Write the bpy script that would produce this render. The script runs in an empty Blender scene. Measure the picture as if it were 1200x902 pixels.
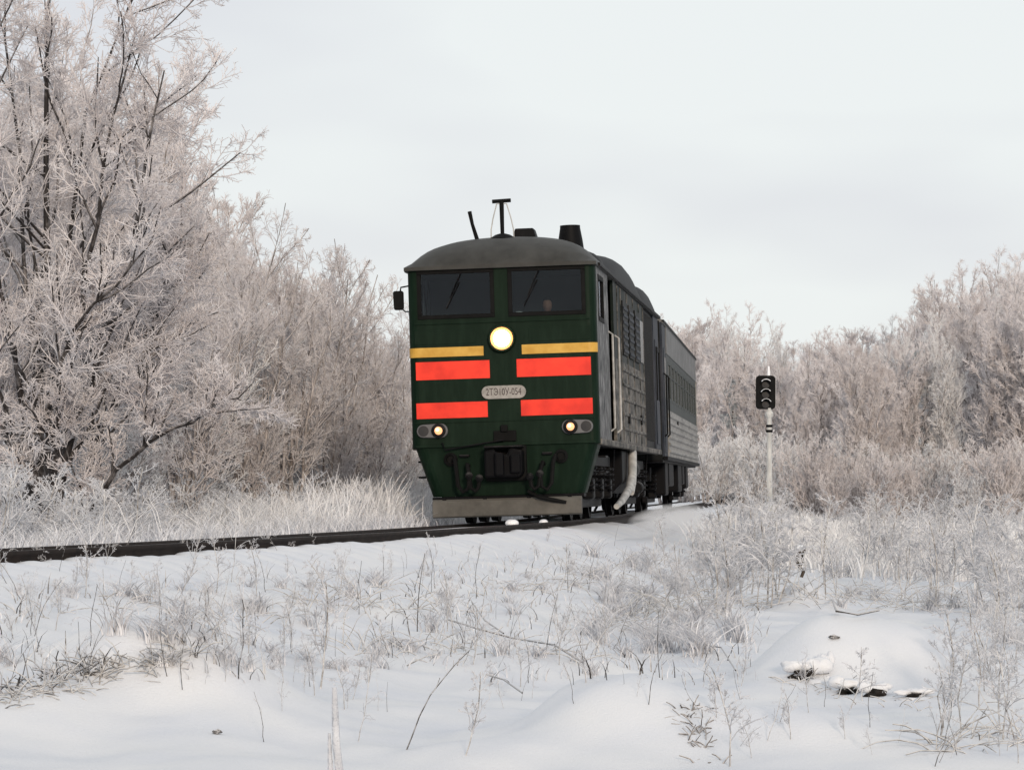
import bpy, bmesh, math, random
import numpy as np
from mathutils import Vector, Matrix
R = math.radians
random.seed(7)
rng = np.random.default_rng(11)
scene = bpy.context.scene
col = scene.collection

# ---------------------------------------------------------------- camera
CAM_Z = 0.54          # camera height above the rail head (rail head = z 0)
FPX, HOR = 3700.0, 571.0   # focal length and horizon row, in photograph pixels
cd = bpy.data.cameras.new("camera")
cam = bpy.data.objects.new("camera", cd)
col.objects.link(cam)
cam.location = (0, 0, CAM_Z)
cam.rotation_euler = (R(90), 0, 0)
cd.sensor_width = 36
cd.lens = FPX * 36 / 1200
cd.shift_y = (HOR - 451) / 1200
cd.clip_start = 0.1
cd.clip_end = 5000
scene.camera = cam

# ---------------------------------------------------------------- sky, sun, exposure
SUN_EL, SUN_AZ = 11.0, 171.0      # azimuth measured clockwise from the view direction
w = bpy.data.worlds.new("World")
scene.world = w
w.use_nodes = True
nt = w.node_tree
nt.nodes.clear()
o_ = nt.nodes.new("ShaderNodeOutputWorld")
bg = nt.nodes.new("ShaderNodeBackground")
bg.inputs["Strength"].default_value = 0.1
sky = nt.nodes.new("ShaderNodeTexSky")
sky.sky_type = 'NISHITA'
sky.sun_disc = False
sky.sun_elevation = R(SUN_EL)
sky.sun_rotation = R(SUN_AZ)
tc = nt.nodes.new("ShaderNodeTexCoord")
mp = nt.nodes.new("ShaderNodeMapping")
mp.inputs["Scale"].default_value = (1.0, 1.0, 3.2)
nz = nt.nodes.new("ShaderNodeTexNoise")
nz.inputs["Scale"].default_value = 4.6
nz.inputs["Detail"].default_value = 3.0
nz.inputs["Roughness"].default_value = 0.45
cr = nt.nodes.new("ShaderNodeValToRGB")
cr.color_ramp.elements[0].position = 0.40
cr.color_ramp.elements[0].color = (7.9, 8.05, 8.5, 1)
cr.color_ramp.elements[1].position = 0.60
cr.color_ramp.elements[1].color = (9.1, 9.45, 9.5, 1)
mx = nt.nodes.new("ShaderNodeMix")
mx.data_type = 'RGBA'
mx.inputs["Factor"].default_value = 0.93
nt.links.new(tc.outputs["Generated"], mp.inputs["Vector"])
nt.links.new(mp.outputs["Vector"], nz.inputs["Vector"])
nt.links.new(nz.outputs["Fac"], cr.inputs["Fac"])
nt.links.new(sky.outputs["Color"], mx.inputs["A"])
nt.links.new(cr.outputs["Color"], mx.inputs["B"])
nt.links.new(mx.outputs["Result"], bg.inputs["Color"])
nt.links.new(bg.outputs["Background"], o_.inputs["Surface"])

sd = bpy.data.lights.new("sun", 'SUN')
sd.energy = 2.1
sd.angle = R(6)
sd.color = (1.0, 0.83, 0.66)
sun = bpy.data.objects.new("sun", sd)
col.objects.link(sun)
sv = Vector((math.sin(R(SUN_AZ)) * math.cos(R(SUN_EL)), math.cos(R(SUN_AZ)) * math.cos(R(SUN_EL)), math.sin(R(SUN_EL))))
sun.rotation_euler = sv.to_track_quat('Z', 'Y').to_euler()
sun.location = sv * 300

scene.view_settings.view_transform = 'Standard'
scene.view_settings.look = 'None'
scene.view_settings.exposure = -0.05
scene.view_settings.gamma = 1.0
scene.view_settings.use_curve_mapping = False
scene.cycles.max_bounces = 8
scene.cycles.diffuse_bounces = 5
scene.cycles.volume_bounces = 3
scene.cycles.transparent_max_bounces = 8

# ---------------------------------------------------------------- materials
def principled(name, color, rough=0.6, metal=0.0, spec=0.5):
    m = bpy.data.materials.new(name)
    m.use_nodes = True
    b = m.node_tree.nodes["Principled BSDF"]
    b.inputs["Base Color"].default_value = (*color, 1)
    b.inputs["Roughness"].default_value = rough
    b.inputs["Metallic"].default_value = metal
    b.inputs["Specular IOR Level"].default_value = spec
    return m, m.node_tree, b

def noisy(name, c0, c1, scale=4.0, rough=0.7, lo=0.35, hi=0.65, stretch=(1, 1, 1), bump=0.0, bscale=None, detail=6.0, spec=0.4, metal=0.0, c2=None):
    m, t, b = principled(name, c0, rough, metal, spec)
    tc = t.nodes.new("ShaderNodeTexCoord")
    mp = t.nodes.new("ShaderNodeMapping")
    mp.inputs["Scale"].default_value = stretch
    n = t.nodes.new("ShaderNodeTexNoise")
    n.inputs["Scale"].default_value = scale
    n.inputs["Detail"].default_value = detail
    r = t.nodes.new("ShaderNodeValToRGB")
    r.color_ramp.elements[0].position = lo
    r.color_ramp.elements[0].color = (*c0, 1)
    r.color_ramp.elements[1].position = hi
    r.color_ramp.elements[1].color = (*c1, 1)
    if c2:
        e = r.color_ramp.elements.new(min(0.98, hi + 0.12))
        e.color = (*c2, 1)
    t.links.new(tc.outputs["Object"], mp.inputs["Vector"])
    t.links.new(mp.outputs["Vector"], n.inputs["Vector"])
    t.links.new(n.outputs["Fac"], r.inputs["Fac"])
    t.links.new(r.outputs["Color"], b.inputs["Base Color"])
    if bump:
        n2 = t.nodes.new("ShaderNodeTexNoise")
        n2.inputs["Scale"].default_value = bscale or scale * 4
        n2.inputs["Detail"].default_value = 4
        t.links.new(tc.outputs["Object"], n2.inputs["Vector"])
        bp = t.nodes.new("ShaderNodeBump")
        bp.inputs["Strength"].default_value = bump
        bp.inputs["Distance"].default_value = 0.05
        t.links.new(n2.outputs["Fac"], bp.inputs["Height"])
        t.links.new(bp.outputs["Normal"], b.inputs["Normal"])
    return m

def rimed(name, paint, frost, lo, hi, scale=2.5, stretch=(1, 1, 1), rough=0.55, topfrost=0.5, spec=0.3):
    """paint with rime sticking to it: noise patches plus more on faces that look up"""
    m, t, b = principled(name, paint, rough, 0.0, spec)
    tc = t.nodes.new("ShaderNodeTexCoord")
    mp = t.nodes.new("ShaderNodeMapping")
    mp.inputs["Scale"].default_value = stretch
    n = t.nodes.new("ShaderNodeTexNoise")
    n.inputs["Scale"].default_value = scale
    n.inputs["Detail"].default_value = 8
    n.inputs["Roughness"].default_value = 0.65
    g = t.nodes.new("ShaderNodeNewGeometry")
    sx = t.nodes.new("ShaderNodeSeparateXYZ")
    up = t.nodes.new("ShaderNodeMath"); up.operation = 'MAXIMUM'; up.inputs[1].default_value = 0.0
    mu = t.nodes.new("ShaderNodeMath"); mu.operation = 'MULTIPLY_ADD'; mu.inputs[1].default_value = topfrost
    mr = t.nodes.new("ShaderNodeMapRange")
    mr.inputs["From Min"].default_value = lo
    mr.inputs["From Max"].default_value = hi
    mix = t.nodes.new("ShaderNodeMix"); mix.data_type = 'RGBA'
    mix.inputs["A"].default_value = (*paint, 1)
    mix.inputs["B"].default_value = (*frost, 1)
    L = t.links.new
    L(tc.outputs["Object"], mp.inputs["Vector"]); L(mp.outputs["Vector"], n.inputs["Vector"])
    L(g.outputs["Normal"], sx.inputs["Vector"]); L(sx.outputs["Z"], up.inputs[0])
    L(up.outputs[0], mu.inputs[0]); L(n.outputs["Fac"], mu.inputs[2])
    L(mu.outputs[0], mr.inputs["Value"]); L(mr.outputs["Result"], mix.inputs["Factor"])
    L(mix.outputs["Result"], b.inputs["Base Color"])
    return m

M = {}
# snow: one cold white, fine relief only
M['snow'] = noisy('snow', (0.655, 0.675, 0.72), (0.735, 0.74, 0.75), 1.3, 0.85, 0.3, 0.7, bump=0.16, bscale=60, spec=0.15)
M['snowcap'] = noisy('snow_cap', (0.82, 0.84, 0.87), (0.88, 0.88, 0.89), 3, 0.85, spec=0.15, bump=0.3, bscale=40)
M['green'] = rimed('loco_green', (0.0028, 0.0115, 0.0055), (0.011, 0.025, 0.015), 0.46, 0.85, 3.0, (2.2, 2.2, 0.45), 0.55, 0.25, spec=0.10)
M['black'] = noisy('black_rubber', (0.0025, 0.0025, 0.0025), (0.006, 0.006, 0.006), 5, 0.75, spec=0.15)
M['red'] = noisy('signal_red', (0.66, 0.022, 0.010), (0.95, 0.045, 0.018), 2.6, 0.5, spec=0.3)
M['yellow'] = noisy('stripe_yellow', (0.50, 0.27, 0.035), (0.62, 0.37, 0.07), 5, 0.5, spec=0.3)
M['roof'] = rimed('roof_grey', (0.018, 0.018, 0.016), (0.055, 0.055, 0.051), 0.35, 0.95, 3.0, topfrost=0.25)
M['hump'] = rimed('roof_black', (0.004, 0.004, 0.0045), (0.020, 0.019, 0.020), 0.5, 0.95, 3.0, topfrost=0.1, spec=0.1)
M['side'] = rimed('rimed_side_paint', (0.009, 0.012, 0.010), (0.20, 0.18, 0.16), 0.38, 0.66, 3.6, (1, 0.7, 1.6), topfrost=0.5, spec=0.06)
M['side_up'] = rimed('rimed_upper_side', (0.007, 0.012, 0.010), (0.09, 0.087, 0.083), 0.48, 0.76, 1.6, (1, 1, 0.5), topfrost=0.4, spec=0.06)
M['side_dark'] = rimed('dark_side_paint', (0.008, 0.009, 0.009), (0.06, 0.056, 0.053), 0.52, 0.85, 1.5, topfrost=0.6, spec=0.06)
M['side_blue'] = rimed('blue_grey_paint', (0.018, 0.023, 0.032), (0.07, 0.072, 0.085), 0.42, 0.78, 1.5, (1, 1, 0.6), topfrost=0.4, spec=0.08)
M['corner'] = rimed('rimed_corner', (0.006, 0.009, 0.010), (0.30, 0.295, 0.295), 0.42, 0.66, 6.0, (1, 1.6, 0.5), topfrost=0.4, spec=0.06)
M['plough'] = rimed('plough_grey', (0.04, 0.038, 0.033), (0.12, 0.113, 0.10), 0.35, 0.75, 2.2, topfrost=0.4)
M['iron'] = rimed('dirty_iron', (0.005, 0.005, 0.006), (0.03, 0.028, 0.028), 0.60, 1.0, 3.5, topfrost=0.3, spec=0.06)
M['ironf'] = rimed('frosted_iron', (0.006, 0.006, 0.007), (0.06, 0.058, 0.058), 0.55, 0.92, 5.0, topfrost=0.5, spec=0.08)
M['pipe'] = noisy('rimed_pipe', (0.28, 0.28, 0.27), (0.5, 0.49, 0.47), 6, 0.7)
M['rail'] = noisy('rail_rust', (0.008, 0.005, 0.004), (0.020, 0.013, 0.010), 6, 0.75, spec=0.2)
M['railtop'] = principled('rail_head', (0.16, 0.155, 0.15), 0.4, 0.7)[0]
M['plate'] = noisy('number_plate_metal', (0.22, 0.21, 0.19), (0.34, 0.32, 0.30), 12, 0.5)
M['plate_txt'] = principled('plate_letters', (0.035, 0.02, 0.022), 0.6)[0]
M['lampgrey'] = principled('lamp_housing', (0.10, 0.10, 0.105), 0.45, 0.3)[0]
M['chrome'] = principled('lamp_rim', (0.35, 0.34, 0.32), 0.3, 0.9)[0]
M['carside'] = rimed('carriage_silver', (0.11, 0.106, 0.10), (0.29, 0.278, 0.26), 0.32, 0.62, 1.6, (1, 0.5, 2), topfrost=0.6)
M['carband'] = rimed('carriage_window_band', (0.035, 0.043, 0.042), (0.075, 0.08, 0.077), 0.38, 0.8, 1.8, (1, 2.2, 0.35), topfrost=0.3, spec=0.1)
M['carroof'] = rimed('carriage_roof', (0.075, 0.075, 0.075), (0.22, 0.215, 0.21), 0.4, 0.8, 2, topfrost=0.2)
M['mast'] = rimed('mast_grey', (0.30, 0.305, 0.295), (0.54, 0.54, 0.525), 0.35, 0.65, 5, (1, 1, 0.3), topfrost=0.4)
M['skin'] = principled('skin', (0.50, 0.24, 0.17), 0.6)[0]
M['jacket'] = principled('jacket_blue', (0.03, 0.09, 0.22), 0.8)[0]
M['trousers'] = principled('trousers_dark', (0.015, 0.017, 0.022), 0.85)[0]
M['hair'] = principled('hair_dark', (0.02, 0.014, 0.01), 0.8)[0]
M['cab'] = noisy('cab_lining', (0.03, 0.035, 0.036), (0.05, 0.055, 0.055), 3, 0.8)
M['folder'] = principled('folder_blue', (0.25, 0.55, 0.75), 0.5)[0]
M['paper'] = principled('paper_white', (0.75, 0.74, 0.70), 0.8)[0]
M['bark'] = rimed('bark', (0.022, 0.018, 0.017), (0.34, 0.315, 0.31), 0.50, 0.82, 9.0, (1, 1, 0.5), topfrost=0.34)
M['barkpale'] = rimed('bark_pale', (0.13, 0.11, 0.10), (0.62, 0.58, 0.57), 0.38, 0.65, 6.0, (1, 1, 0.5), topfrost=0.3)
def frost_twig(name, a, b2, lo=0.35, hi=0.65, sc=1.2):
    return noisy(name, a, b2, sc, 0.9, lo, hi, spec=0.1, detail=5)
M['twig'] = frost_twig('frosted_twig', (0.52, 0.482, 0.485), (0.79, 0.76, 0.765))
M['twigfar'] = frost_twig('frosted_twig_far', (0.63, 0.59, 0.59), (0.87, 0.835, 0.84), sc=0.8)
M['twigwhite'] = frost_twig('frosted_twig_white', (0.72, 0.72, 0.73), (0.87, 0.86, 0.86), sc=0.8)
M['twigbrown'] = frost_twig('frosted_twig_brown', (0.58, 0.53, 0.52), (0.80, 0.76, 0.755), sc=0.8)
M['needle'] = frost_twig('frosted_needles', (0.36, 0.40, 0.42), (0.66, 0.69, 0.71), sc=1.5)
M['grassw'] = frost_twig('frosted_grass', (0.60, 0.595, 0.60), (0.84, 0.84, 0.845), sc=2.0)
M['weedw'] = frost_twig('frosted_weed', (0.41, 0.415, 0.44), (0.76, 0.76, 0.78), sc=5.0)
M['stalk'] = rimed('weed_stalk', (0.10, 0.08, 0.065), (0.62, 0.61, 0.60), 0.36, 0.60, 14.0, topfrost=0.6)
M['stalkdark'] = rimed('dark_stalk', (0.03, 0.026, 0.024), (0.45, 0.44, 0.44), 0.48, 0.75, 16.0, topfrost=0.6)
M['reed'] = noisy('frosted_reed', (0.42, 0.43, 0.46), (0.66, 0.67, 0.70), 9, 0.9, spec=0.1, bump=0.5, bscale=60)
M['deadbrown'] = rimed('dead_brown_stem', (0.055, 0.040, 0.032), (0.50, 0.47, 0.45), 0.42, 0.72, 16.0, topfrost=0.4)
M['stumpwood'] = noisy('stump_wood', (0.010, 0.008, 0.006), (0.075, 0.06, 0.045), 14, 0.9)
M['hollow_shade'] = noisy('bare_earth', (0.004, 0.0035, 0.003), (0.018, 0.013, 0.010), 20, 0.95)  # near-black, stands for the shade inside the hollows under the mound

def emissive(name, color, strength):
    m = bpy.data.materials.new(name); m.use_nodes = True
    b = m.node_tree.nodes["Principled BSDF"]
    b.inputs["Base Color"].default_value = (*color, 1)
    b.inputs["Emission Color"].default_value = (*color, 1)
    b.inputs["Emission Strength"].default_value = strength
    return m
M['lamp_on'] = emissive('headlight_lit', (1.0, 0.86, 0.66), 14)
M['lamp_ring'] = emissive('headlight_glow_ring', (1.0, 0.42, 0.13), 1.0)  # orange emission that paints the warm glow around the lens
M['lamp_warm'] = emissive('marker_light_lit', (1.0, 0.46, 0.22), 0.65)
M['lamp_hot'] = emissive('marker_filament', (1.0, 0.75, 0.5), 1.2)
M['lens_off'] = principled('lens_dark', (0.008, 0.008, 0.010), 0.6)[0]
def glass():
    m = bpy.data.materials.new('window_glass'); m.use_nodes = True
    t = m.node_tree; t.nodes.clear()
    o = t.nodes.new("ShaderNodeOutputMaterial"); mix = t.nodes.new("ShaderNodeMixShader")
    tr = t.nodes.new("ShaderNodeBsdfTransparent"); tr.inputs[0].default_value = (0.62, 0.68, 0.70, 1)
    gl = t.nodes.new("ShaderNodeBsdfGlossy"); gl.inputs["Roughness"].default_value = 0.06
    gl.inputs["Color"].default_value = (0.85, 0.9, 1.0, 1)
    f = t.nodes.new("ShaderNodeFresnel"); f.inputs["IOR"].default_value = 1.33
    t.links.new(f.outputs[0], mix.inputs[0]); t.links.new(tr.outputs[0], mix.inputs[1]); t.links.new(gl.outputs[0], mix.inputs[2])
    t.links.new(mix.outputs[0], o.inputs["Surface"])
    return m
M['glass'] = glass()
M['darkglass'] = principled('dark_window_glass', (0.03, 0.037, 0.04), 0.25)[0]
M['mirror'] = principled('mirror_glass', (0.5, 0.52, 0.55), 0.05, 1.0)[0]

# ---------------------------------------------------------------- helpers
def link_mesh(name, me, mat=None, parent=None, smooth=False):
    o = bpy.data.objects.new(name, me)
    col.objects.link(o)
    if mat is not None and not me.materials:
        me.materials.append(mat)
    if parent is not None:
        o.parent = parent
    if smooth:
        me.polygons.foreach_set("use_smooth", np.ones(len(me.polygons), dtype=bool))
    return o

def np_mesh(name, V, F):
    """numpy verts (n,3) and faces (m,k) to a mesh"""
    V = np.ascontiguousarray(V, dtype=np.float32); F = np.ascontiguousarray(F, dtype=np.int32)
    me = bpy.data.meshes.new(name)
    k = F.shape[1]
    me.vertices.add(len(V)); me.loops.add(F.size); me.polygons.add(len(F))
    me.vertices.foreach_set("co", V.ravel())
    me.loops.foreach_set("vertex_index", F.ravel())
    me.polygons.foreach_set("loop_start", np.arange(0, F.size, k, dtype=np.int32))
    me.update(calc_edges=True)
    return me

class MB:
    """collects simple solids into one mesh"""
    def __init__(s): s.v = []; s.f = []
    def add(s, v, f):
        n = len(s.v); s.v += [tuple(p) for p in v]; s.f += [tuple(i + n for i in q) for q in f]; return s
    def box(s, x0, x1, y0, y1, z0, z1):
        v = [(x0,y0,z0),(x1,y0,z0),(x1,y1,z0),(x0,y1,z0),(x0,y0,z1),(x1,y0,z1),(x1,y1,z1),(x0,y1,z1)]
        return s.add(v, [(0,3,2,1),(4,5,6,7),(0,1,5,4),(1,2,6,5),(2,3,7,6),(3,0,4,7)])
    def prism(s, poly, y0, y1):
        """polygon in (x,z), extruded along y"""
        n = len(poly)
        v = [(x, y0, z) for x, z in poly] + [(x, y1, z) for x, z in poly]
        f = [tuple(range(n)), tuple(range(2*n-1, n-1, -1))]
        f += [(i, i+n, (i+1) % n + n, (i+1) % n) for i in range(n)]
        return s.add(v, f)
    def prism_x(s, poly, x0, x1):
        """polygon in (y,z), extruded along x"""
        n = len(poly)
        v = [(x0, y, z) for y, z in poly] + [(x1, y, z) for y, z in poly]
        f = [tuple(range(n)), tuple(range(2*n-1, n-1, -1))]
        f += [(i, i+n, (i+1) % n + n, (i+1) % n) for i in range(n)]
        return s.add(v, f)
    def tube(s, pts, r, n=8, cap=True):
        P = [Vector(p) for p in pts]; K = len(P)
        rr = r if isinstance(r, (list, tuple)) else [r] * K
        base = len(s.v); prev = None
        for i, p in enumerate(P):
            t = (P[min(i+1, K-1)] - P[max(i-1, 0)]).normalized()
            if prev is None:
                u = t.cross(Vector((0,0,1)) if abs(t.z) < 0.9 else Vector((1,0,0))).normalized()
            else:
                u = (prev - t * prev.dot(t)).normalized()
            prev = u; q = t.cross(u)
            for k in range(n):
                a = 2 * math.pi * k / n
                s.v.append(tuple(p + (u * math.cos(a) + q * math.sin(a)) * rr[i]))
        for i in range(K-1):
            for k in range(n):
                a = base + i*n + k; b = base + i*n + (k+1) % n
                s.f.append((a, b, b+n, a+n))
        if cap:
            s.f.append(tuple(base + k for k in range(n))[::-1]); s.f.append(tuple(base + (K-1)*n + k for k in range(n)))
        return s
    def lathe(s, prof, c, axis='y', n=24):
        """profile of (radius, offset along axis)"""
        base = len(s.v)
        for r, h in prof:
            for k in range(n):
                a = 2*math.pi*k/n; ca, sa = r*math.cos(a), r*math.sin(a)
                s.v.append({'y': (c[0]+ca, c[1]+h, c[2]+sa), 'z': (c[0]+ca, c[1]+sa, c[2]+h), 'x': (c[0]+h, c[1]+ca, c[2]+sa)}[axis])
        for i in range(len(prof)-1):
            for k in range(n):
                a = base+i*n+k; b = base+i*n+(k+1) % n
                s.f.append((a, b, b+n, a+n))
        s.f.append(tuple(base+k for k in range(n))); s.f.append(tuple(base+(len(prof)-1)*n+k for k in range(n)))
        return s
    def wall(s, p0, z0, p1, z1, t):
        """upright or leaning sheet of thickness t between plan path p0 at z0 and p1 at z1"""
        def inner(p):
            out = []
            for i in range(len(p)):
                a = Vector(p[max(i-1, 0)]); b = Vector(p[min(i+1, len(p)-1)])
                d = (b - a).normalized(); out.append((p[i][0] - d.y * t, p[i][1] + d.x * t))
            return out
        q0, q1 = inner(p0), inner(p1); n = len(p0)
        v = [(x, y, z0) for x, y in p0] + [(x, y, z1) for x, y in p1] + [(x, y, z0) for x, y in q0] + [(x, y, z1) for x, y in q1]
        f = []
        for i in range(n-1):
            f += [(i, i+1, n+i+1, n+i), (2*n+i, 3*n+i, 3*n+i+1, 2*n+i+1), (n+i, n+i+1, 3*n+i+1, 3*n+i), (i, 2*n+i, 2*n+i+1, i+1)]
        f += [(0, n, 3*n, 2*n), (n-1, 3*n-1, 4*n-1, 2*n-1)]
        return s.add(v, f)
    def build(s, name, mat, parent=None, bevel=0.0, smooth=False, segs=2):
        me = bpy.data.meshes.new(name)
        me.from_pydata(s.v, [], s.f); me.materials.append(mat)
        bm = bmesh.new(); bm.from_mesh(me); bmesh.ops.recalc_face_normals(bm, faces=bm.faces); bm.to_mesh(me); bm.free()
        o = link_mesh(name, me, None, parent)
        if smooth:
            me.polygons.foreach_set("use_smooth", np.ones(len(me.polygons), dtype=bool))
            me.set_sharp_from_angle(angle=R(40))
        if bevel:
            b = o.modifiers.new("bevel", 'BEVEL'); b.width = bevel; b.segments = segs; b.limit_method = 'ANGLE'; b.angle_limit = R(40)
        return o

def tag(o, label=None, cat=None, group=None, kind=None):
    if label: o['label'] = label
    if cat: o['category'] = cat
    if group: o['group'] = group
    if kind: o['kind'] = kind
    return o
def empty(name, loc=(0,0,0), rot=(0,0,0)):
    o = bpy.data.objects.new(name, None); col.objects.link(o)
    o.location = loc; o.rotation_euler = rot; o.empty_display_size = 0.3
    return o
def copy_tree(o, parent=None):
    c = o.copy(); col.objects.link(c)
    if parent is not None: c.parent = parent
    for ch in [x for x in o.children]:
        copy_tree(ch, c)
    return c

# ---------------------------------------------------------------- the line of the track
def heading(Z):                       # degrees to the right of straight ahead
    return 5.3 + 0.31 * np.clip(60 - Z, 0, 70)
Zs = np.arange(-20, 400, 0.25)
Hs = np.tan(np.radians(heading(Zs)))
Xs = np.concatenate([[0], np.cumsum((Hs[1:] + Hs[:-1]) / 2 * 0.25)])
Xs = Xs - np.interp(50, Zs, Xs) + (595.0 - 600) * 50 / FPX
def track_x(Z): return np.interp(Z, Zs, Xs)
def track_d(X, Y):
    """signed distance from the centre line, + on the camera's side; small-angle estimate refined once"""
    X = np.asarray(X, float); Y = np.asarray(Y, float)
    dx = X - track_x(Y); c = np.cos(np.radians(heading(Y))); s_ = np.sin(np.radians(heading(Y)))
    Y1 = Y + dx * c * s_
    dx1 = X - (track_x(Y1) + (Y - Y1) * np.tan(np.radians(heading(Y1))))
    return dx1 * np.cos(np.radians(heading(Y1)))
CANT = R(1.7)
RZ = -0.02                             # height of the track plane on the centre line

# ---------------------------------------------------------------- ground shape
def vnoise(x, y, seed=0):
    xi = np.floor(x).astype(np.int64); yi = np.floor(y).astype(np.int64); xf = x - xi; yf = y - yi
    def h(a, b):
        n = (a * 374761393 + b * 668265263 + seed * 1442695041) & 0xffffffff
        n = ((n ^ (n >> 13)) * 1274126177) & 0xffffffff
        return ((n ^ (n >> 16)) & 0xffff) / 65535.0
    u = xf*xf*(3-2*xf); v = yf*yf*(3-2*yf)
    return (h(xi, yi)*(1-u) + h(xi+1, yi)*u)*(1-v) + (h(xi, yi+1)*(1-u) + h(xi+1, yi+1)*u)*v
def fbm(x, y, seed=0, o=3):
    s_ = 0; a = 0.5
    for i in range(o):
        s_ = s_ + a * (vnoise(x * 2**i, y * 2**i, seed + i) - 0.5); a *= 0.5
    return s_
DP = np.array([-400, -60, -25, -12, -6, -3.2, -2.0, -1.5, -0.9, 0, 0.70, 0.78, 0.90, 1.5, 2.2, 3.5, 5, 7, 12, 30, 60, 120, 400])
HP = np.array([0.8, 0.3, -0.05, -0.15, -0.35, -0.45, -0.24, -0.12, -0.05, -0.055, -0.07, -0.24, -0.27, -0.30, -0.37, -0.68, -0.90, -0.98, -0.95, -0.85, -0.7, -0.4, 0.8])
def at_row(px, py, Z): return ((px - 600) * Z / FPX, Z, CAM_Z - (py - HOR) * Z / FPX)
MOUNDS = []   # x, y, height, sx, sy
def mound(px, py, Z, hgt, sx, sy):
    x, y, _ = at_row(px, py, Z); MOUNDS.append((x, y, hgt, sx, sy))
mound(190, 806, 20.0, 0.58, 0.60, 0.7)
mound(40, 860, 18.8, 0.12, 0.30, 0.5)
mound(720, 802, 19.0, 0.42, 0.42, 0.7)
mound(880, 830, 18.6, 0.14, 0.42, 0.5)
mound(560, 850, 18.0, 0.10, 0.4, 0.5)
mound(1025, 735, 24.5, 0.50, 0.58, 0.75)
mound(930, 752, 24.3, 0.16, 0.30, 0.6)
mound(1140, 750, 25.2, 0.14, 0.35, 0.6)
mound(942, 672, 38.0, 0.36, 0.26, 0.5)
mound(805, 712, 32.0, 0.26, 0.40, 0.8)
mound(640, 755, 25.5, 0.14, 0.60, 0.7)
mound(990, 860, 18.2, 0.12, 0.6, 0.5)
mound(1100, 830, 20.5, 0.10, 0.5, 0.5)
def ground_z(X, Y):
    X = np.asarray(X, float); Y = np.asarray(Y, float)
    d = track_d(X, Y)
    z = np.interp(d, DP, HP)
    z = z + np.clip(d, -1.5, 1.2) * math.sin(CANT) * (np.abs(d) < 6) * np.clip((6 - np.abs(d)) / 4, 0, 1)
    off = np.clip((np.abs(d) - 1.2) / 2.0, 0, 1)
    z = z + off * (0.18 * fbm(X / 1.9, Y / 2.6, 3) + 0.13 * fbm(X / 0.6, Y / 0.8, 9)) + off * 0.035 * fbm(X / 0.24, Y / 0.3, 21, 2) * (Y < 60)
    for (mx_, my_, mh, sx, sy) in MOUNDS:
        q = ((X - mx_) / sx)**2 + ((Y - my_) / sy)**2
        z = z + mh / (1 + q*0.25 + (q * 0.62)**2.2)
    return z + RZ
def hit(px, py, z0=13.0, z1=170.0):
    """where the line of sight through a photograph pixel meets the snow"""
    Zt = np.concatenate([np.arange(z0, 60, 0.1), np.arange(60, z1, 0.5)])
    X = (px - 600) * Zt / FPX; zr = CAM_Z - (py - HOR) * Zt / FPX
    g = ground_z(X, Zt); k = np.nonzero(zr <= g)[0]
    if len(k) == 0: return None
    k = k[0]; return (X[k], Zt[k], g[k])

gx = np.concatenate([-np.geomspace(9.0, 700, 40)[::-1], np.arange(-8.9, 12.0, 0.10), np.geomspace(12.1, 700, 38)])
gy = np.concatenate([np.linspace(-300, 8, 24), np.arange(8.5, 15, 0.4), np.arange(15, 46, 0.10), np.arange(46, 80, 0.3), np.geomspace(80.5, 900, 50)])
GX, GY = np.meshgrid(gx, gy)
GZ = ground_z(GX, GY)
nx, ny = len(gx), len(gy)
idx = np.arange(nx * ny).reshape(ny, nx)
Fq = np.stack([idx[:-1, :-1], idx[:-1, 1:], idx[1:, 1:], idx[1:, :-1]], -1).reshape(-1, 4)
ground = link_mesh('snow_ground', np_mesh('snow_ground', np.stack([GX, GY, GZ], -1).reshape(-1, 3), Fq), M['snow'], smooth=True)
tag(ground, kind='structure')

# track: two rails, and the pillowed snow shoulder lying against the near one
def track_frame(Z):
    a = np.radians(heading(Z)); c = np.stack([track_x(Z), Z], -1)
    n = np.stack([np.cos(a), -np.sin(a)], -1)      # towards +d
    return c, n
track = empty('railway_track', (float(track_x(40)), 40, -0.2))
tag(track, 'single railway track with dark rusty rails sunk in snow', 'railway track')
RAILP = [(-0.036, 0.0), (0.036, 0.0), (0.036, -0.035), (0.010, -0.048), (0.010, -0.155), (0.07, -0.172), (0.07, -0.182), (-0.07, -0.182), (-0.07, -0.172), (-0.010, -0.155), (-0.010, -0.048), (-0.036, -0.035)]
for sgn in (1, -1):
    Zr = np.concatenate([np.arange(8, 62, 0.5), np.arange(62, 230, 3.0)])
    c, n = track_frame(Zr); V = []
    for (u, v) in RAILP:
        dd = sgn * 0.796 + u
        V.append(np.stack([c[:, 0] + n[:, 0]*dd, c[:, 1] + n[:, 1]*dd, RZ + math.sin(CANT)*dd + v + 0*Zr], -1))
    V = np.stack(V, 1); K = len(RAILP); N = len(Zr)
    V = V - np.array(track.location)
    id2 = np.arange(N*K).reshape(N, K); id3 = np.roll(id2, -1, 1)
    F = np.stack([id2[:-1], id3[:-1], id3[1:], id2[1:]], -1).reshape(-1, 4)
    o = link_mesh('rail', np_mesh('rail', V.reshape(-1, 3), F), M['rail'], track)
    o.data.materials.append(M['railtop'])
    mi = np.zeros((N-1, K), dtype=np.int32); mi[:, 0] = 1
    o.data.polygons.foreach_set("material_index", mi.ravel())
Zr = np.arange(18, 58, 0.05)
c, n = track_frame(Zr)
ds = np.array([0.80, 0.84, 0.88, 0.93, 1.0, 1.1, 1.25, 1.45, 1.7, 2.0])
arc = np.concatenate([[0], np.cumsum(np.hypot(np.diff(c[:, 0]), np.diff(c[:, 1])))])
V = []
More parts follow.
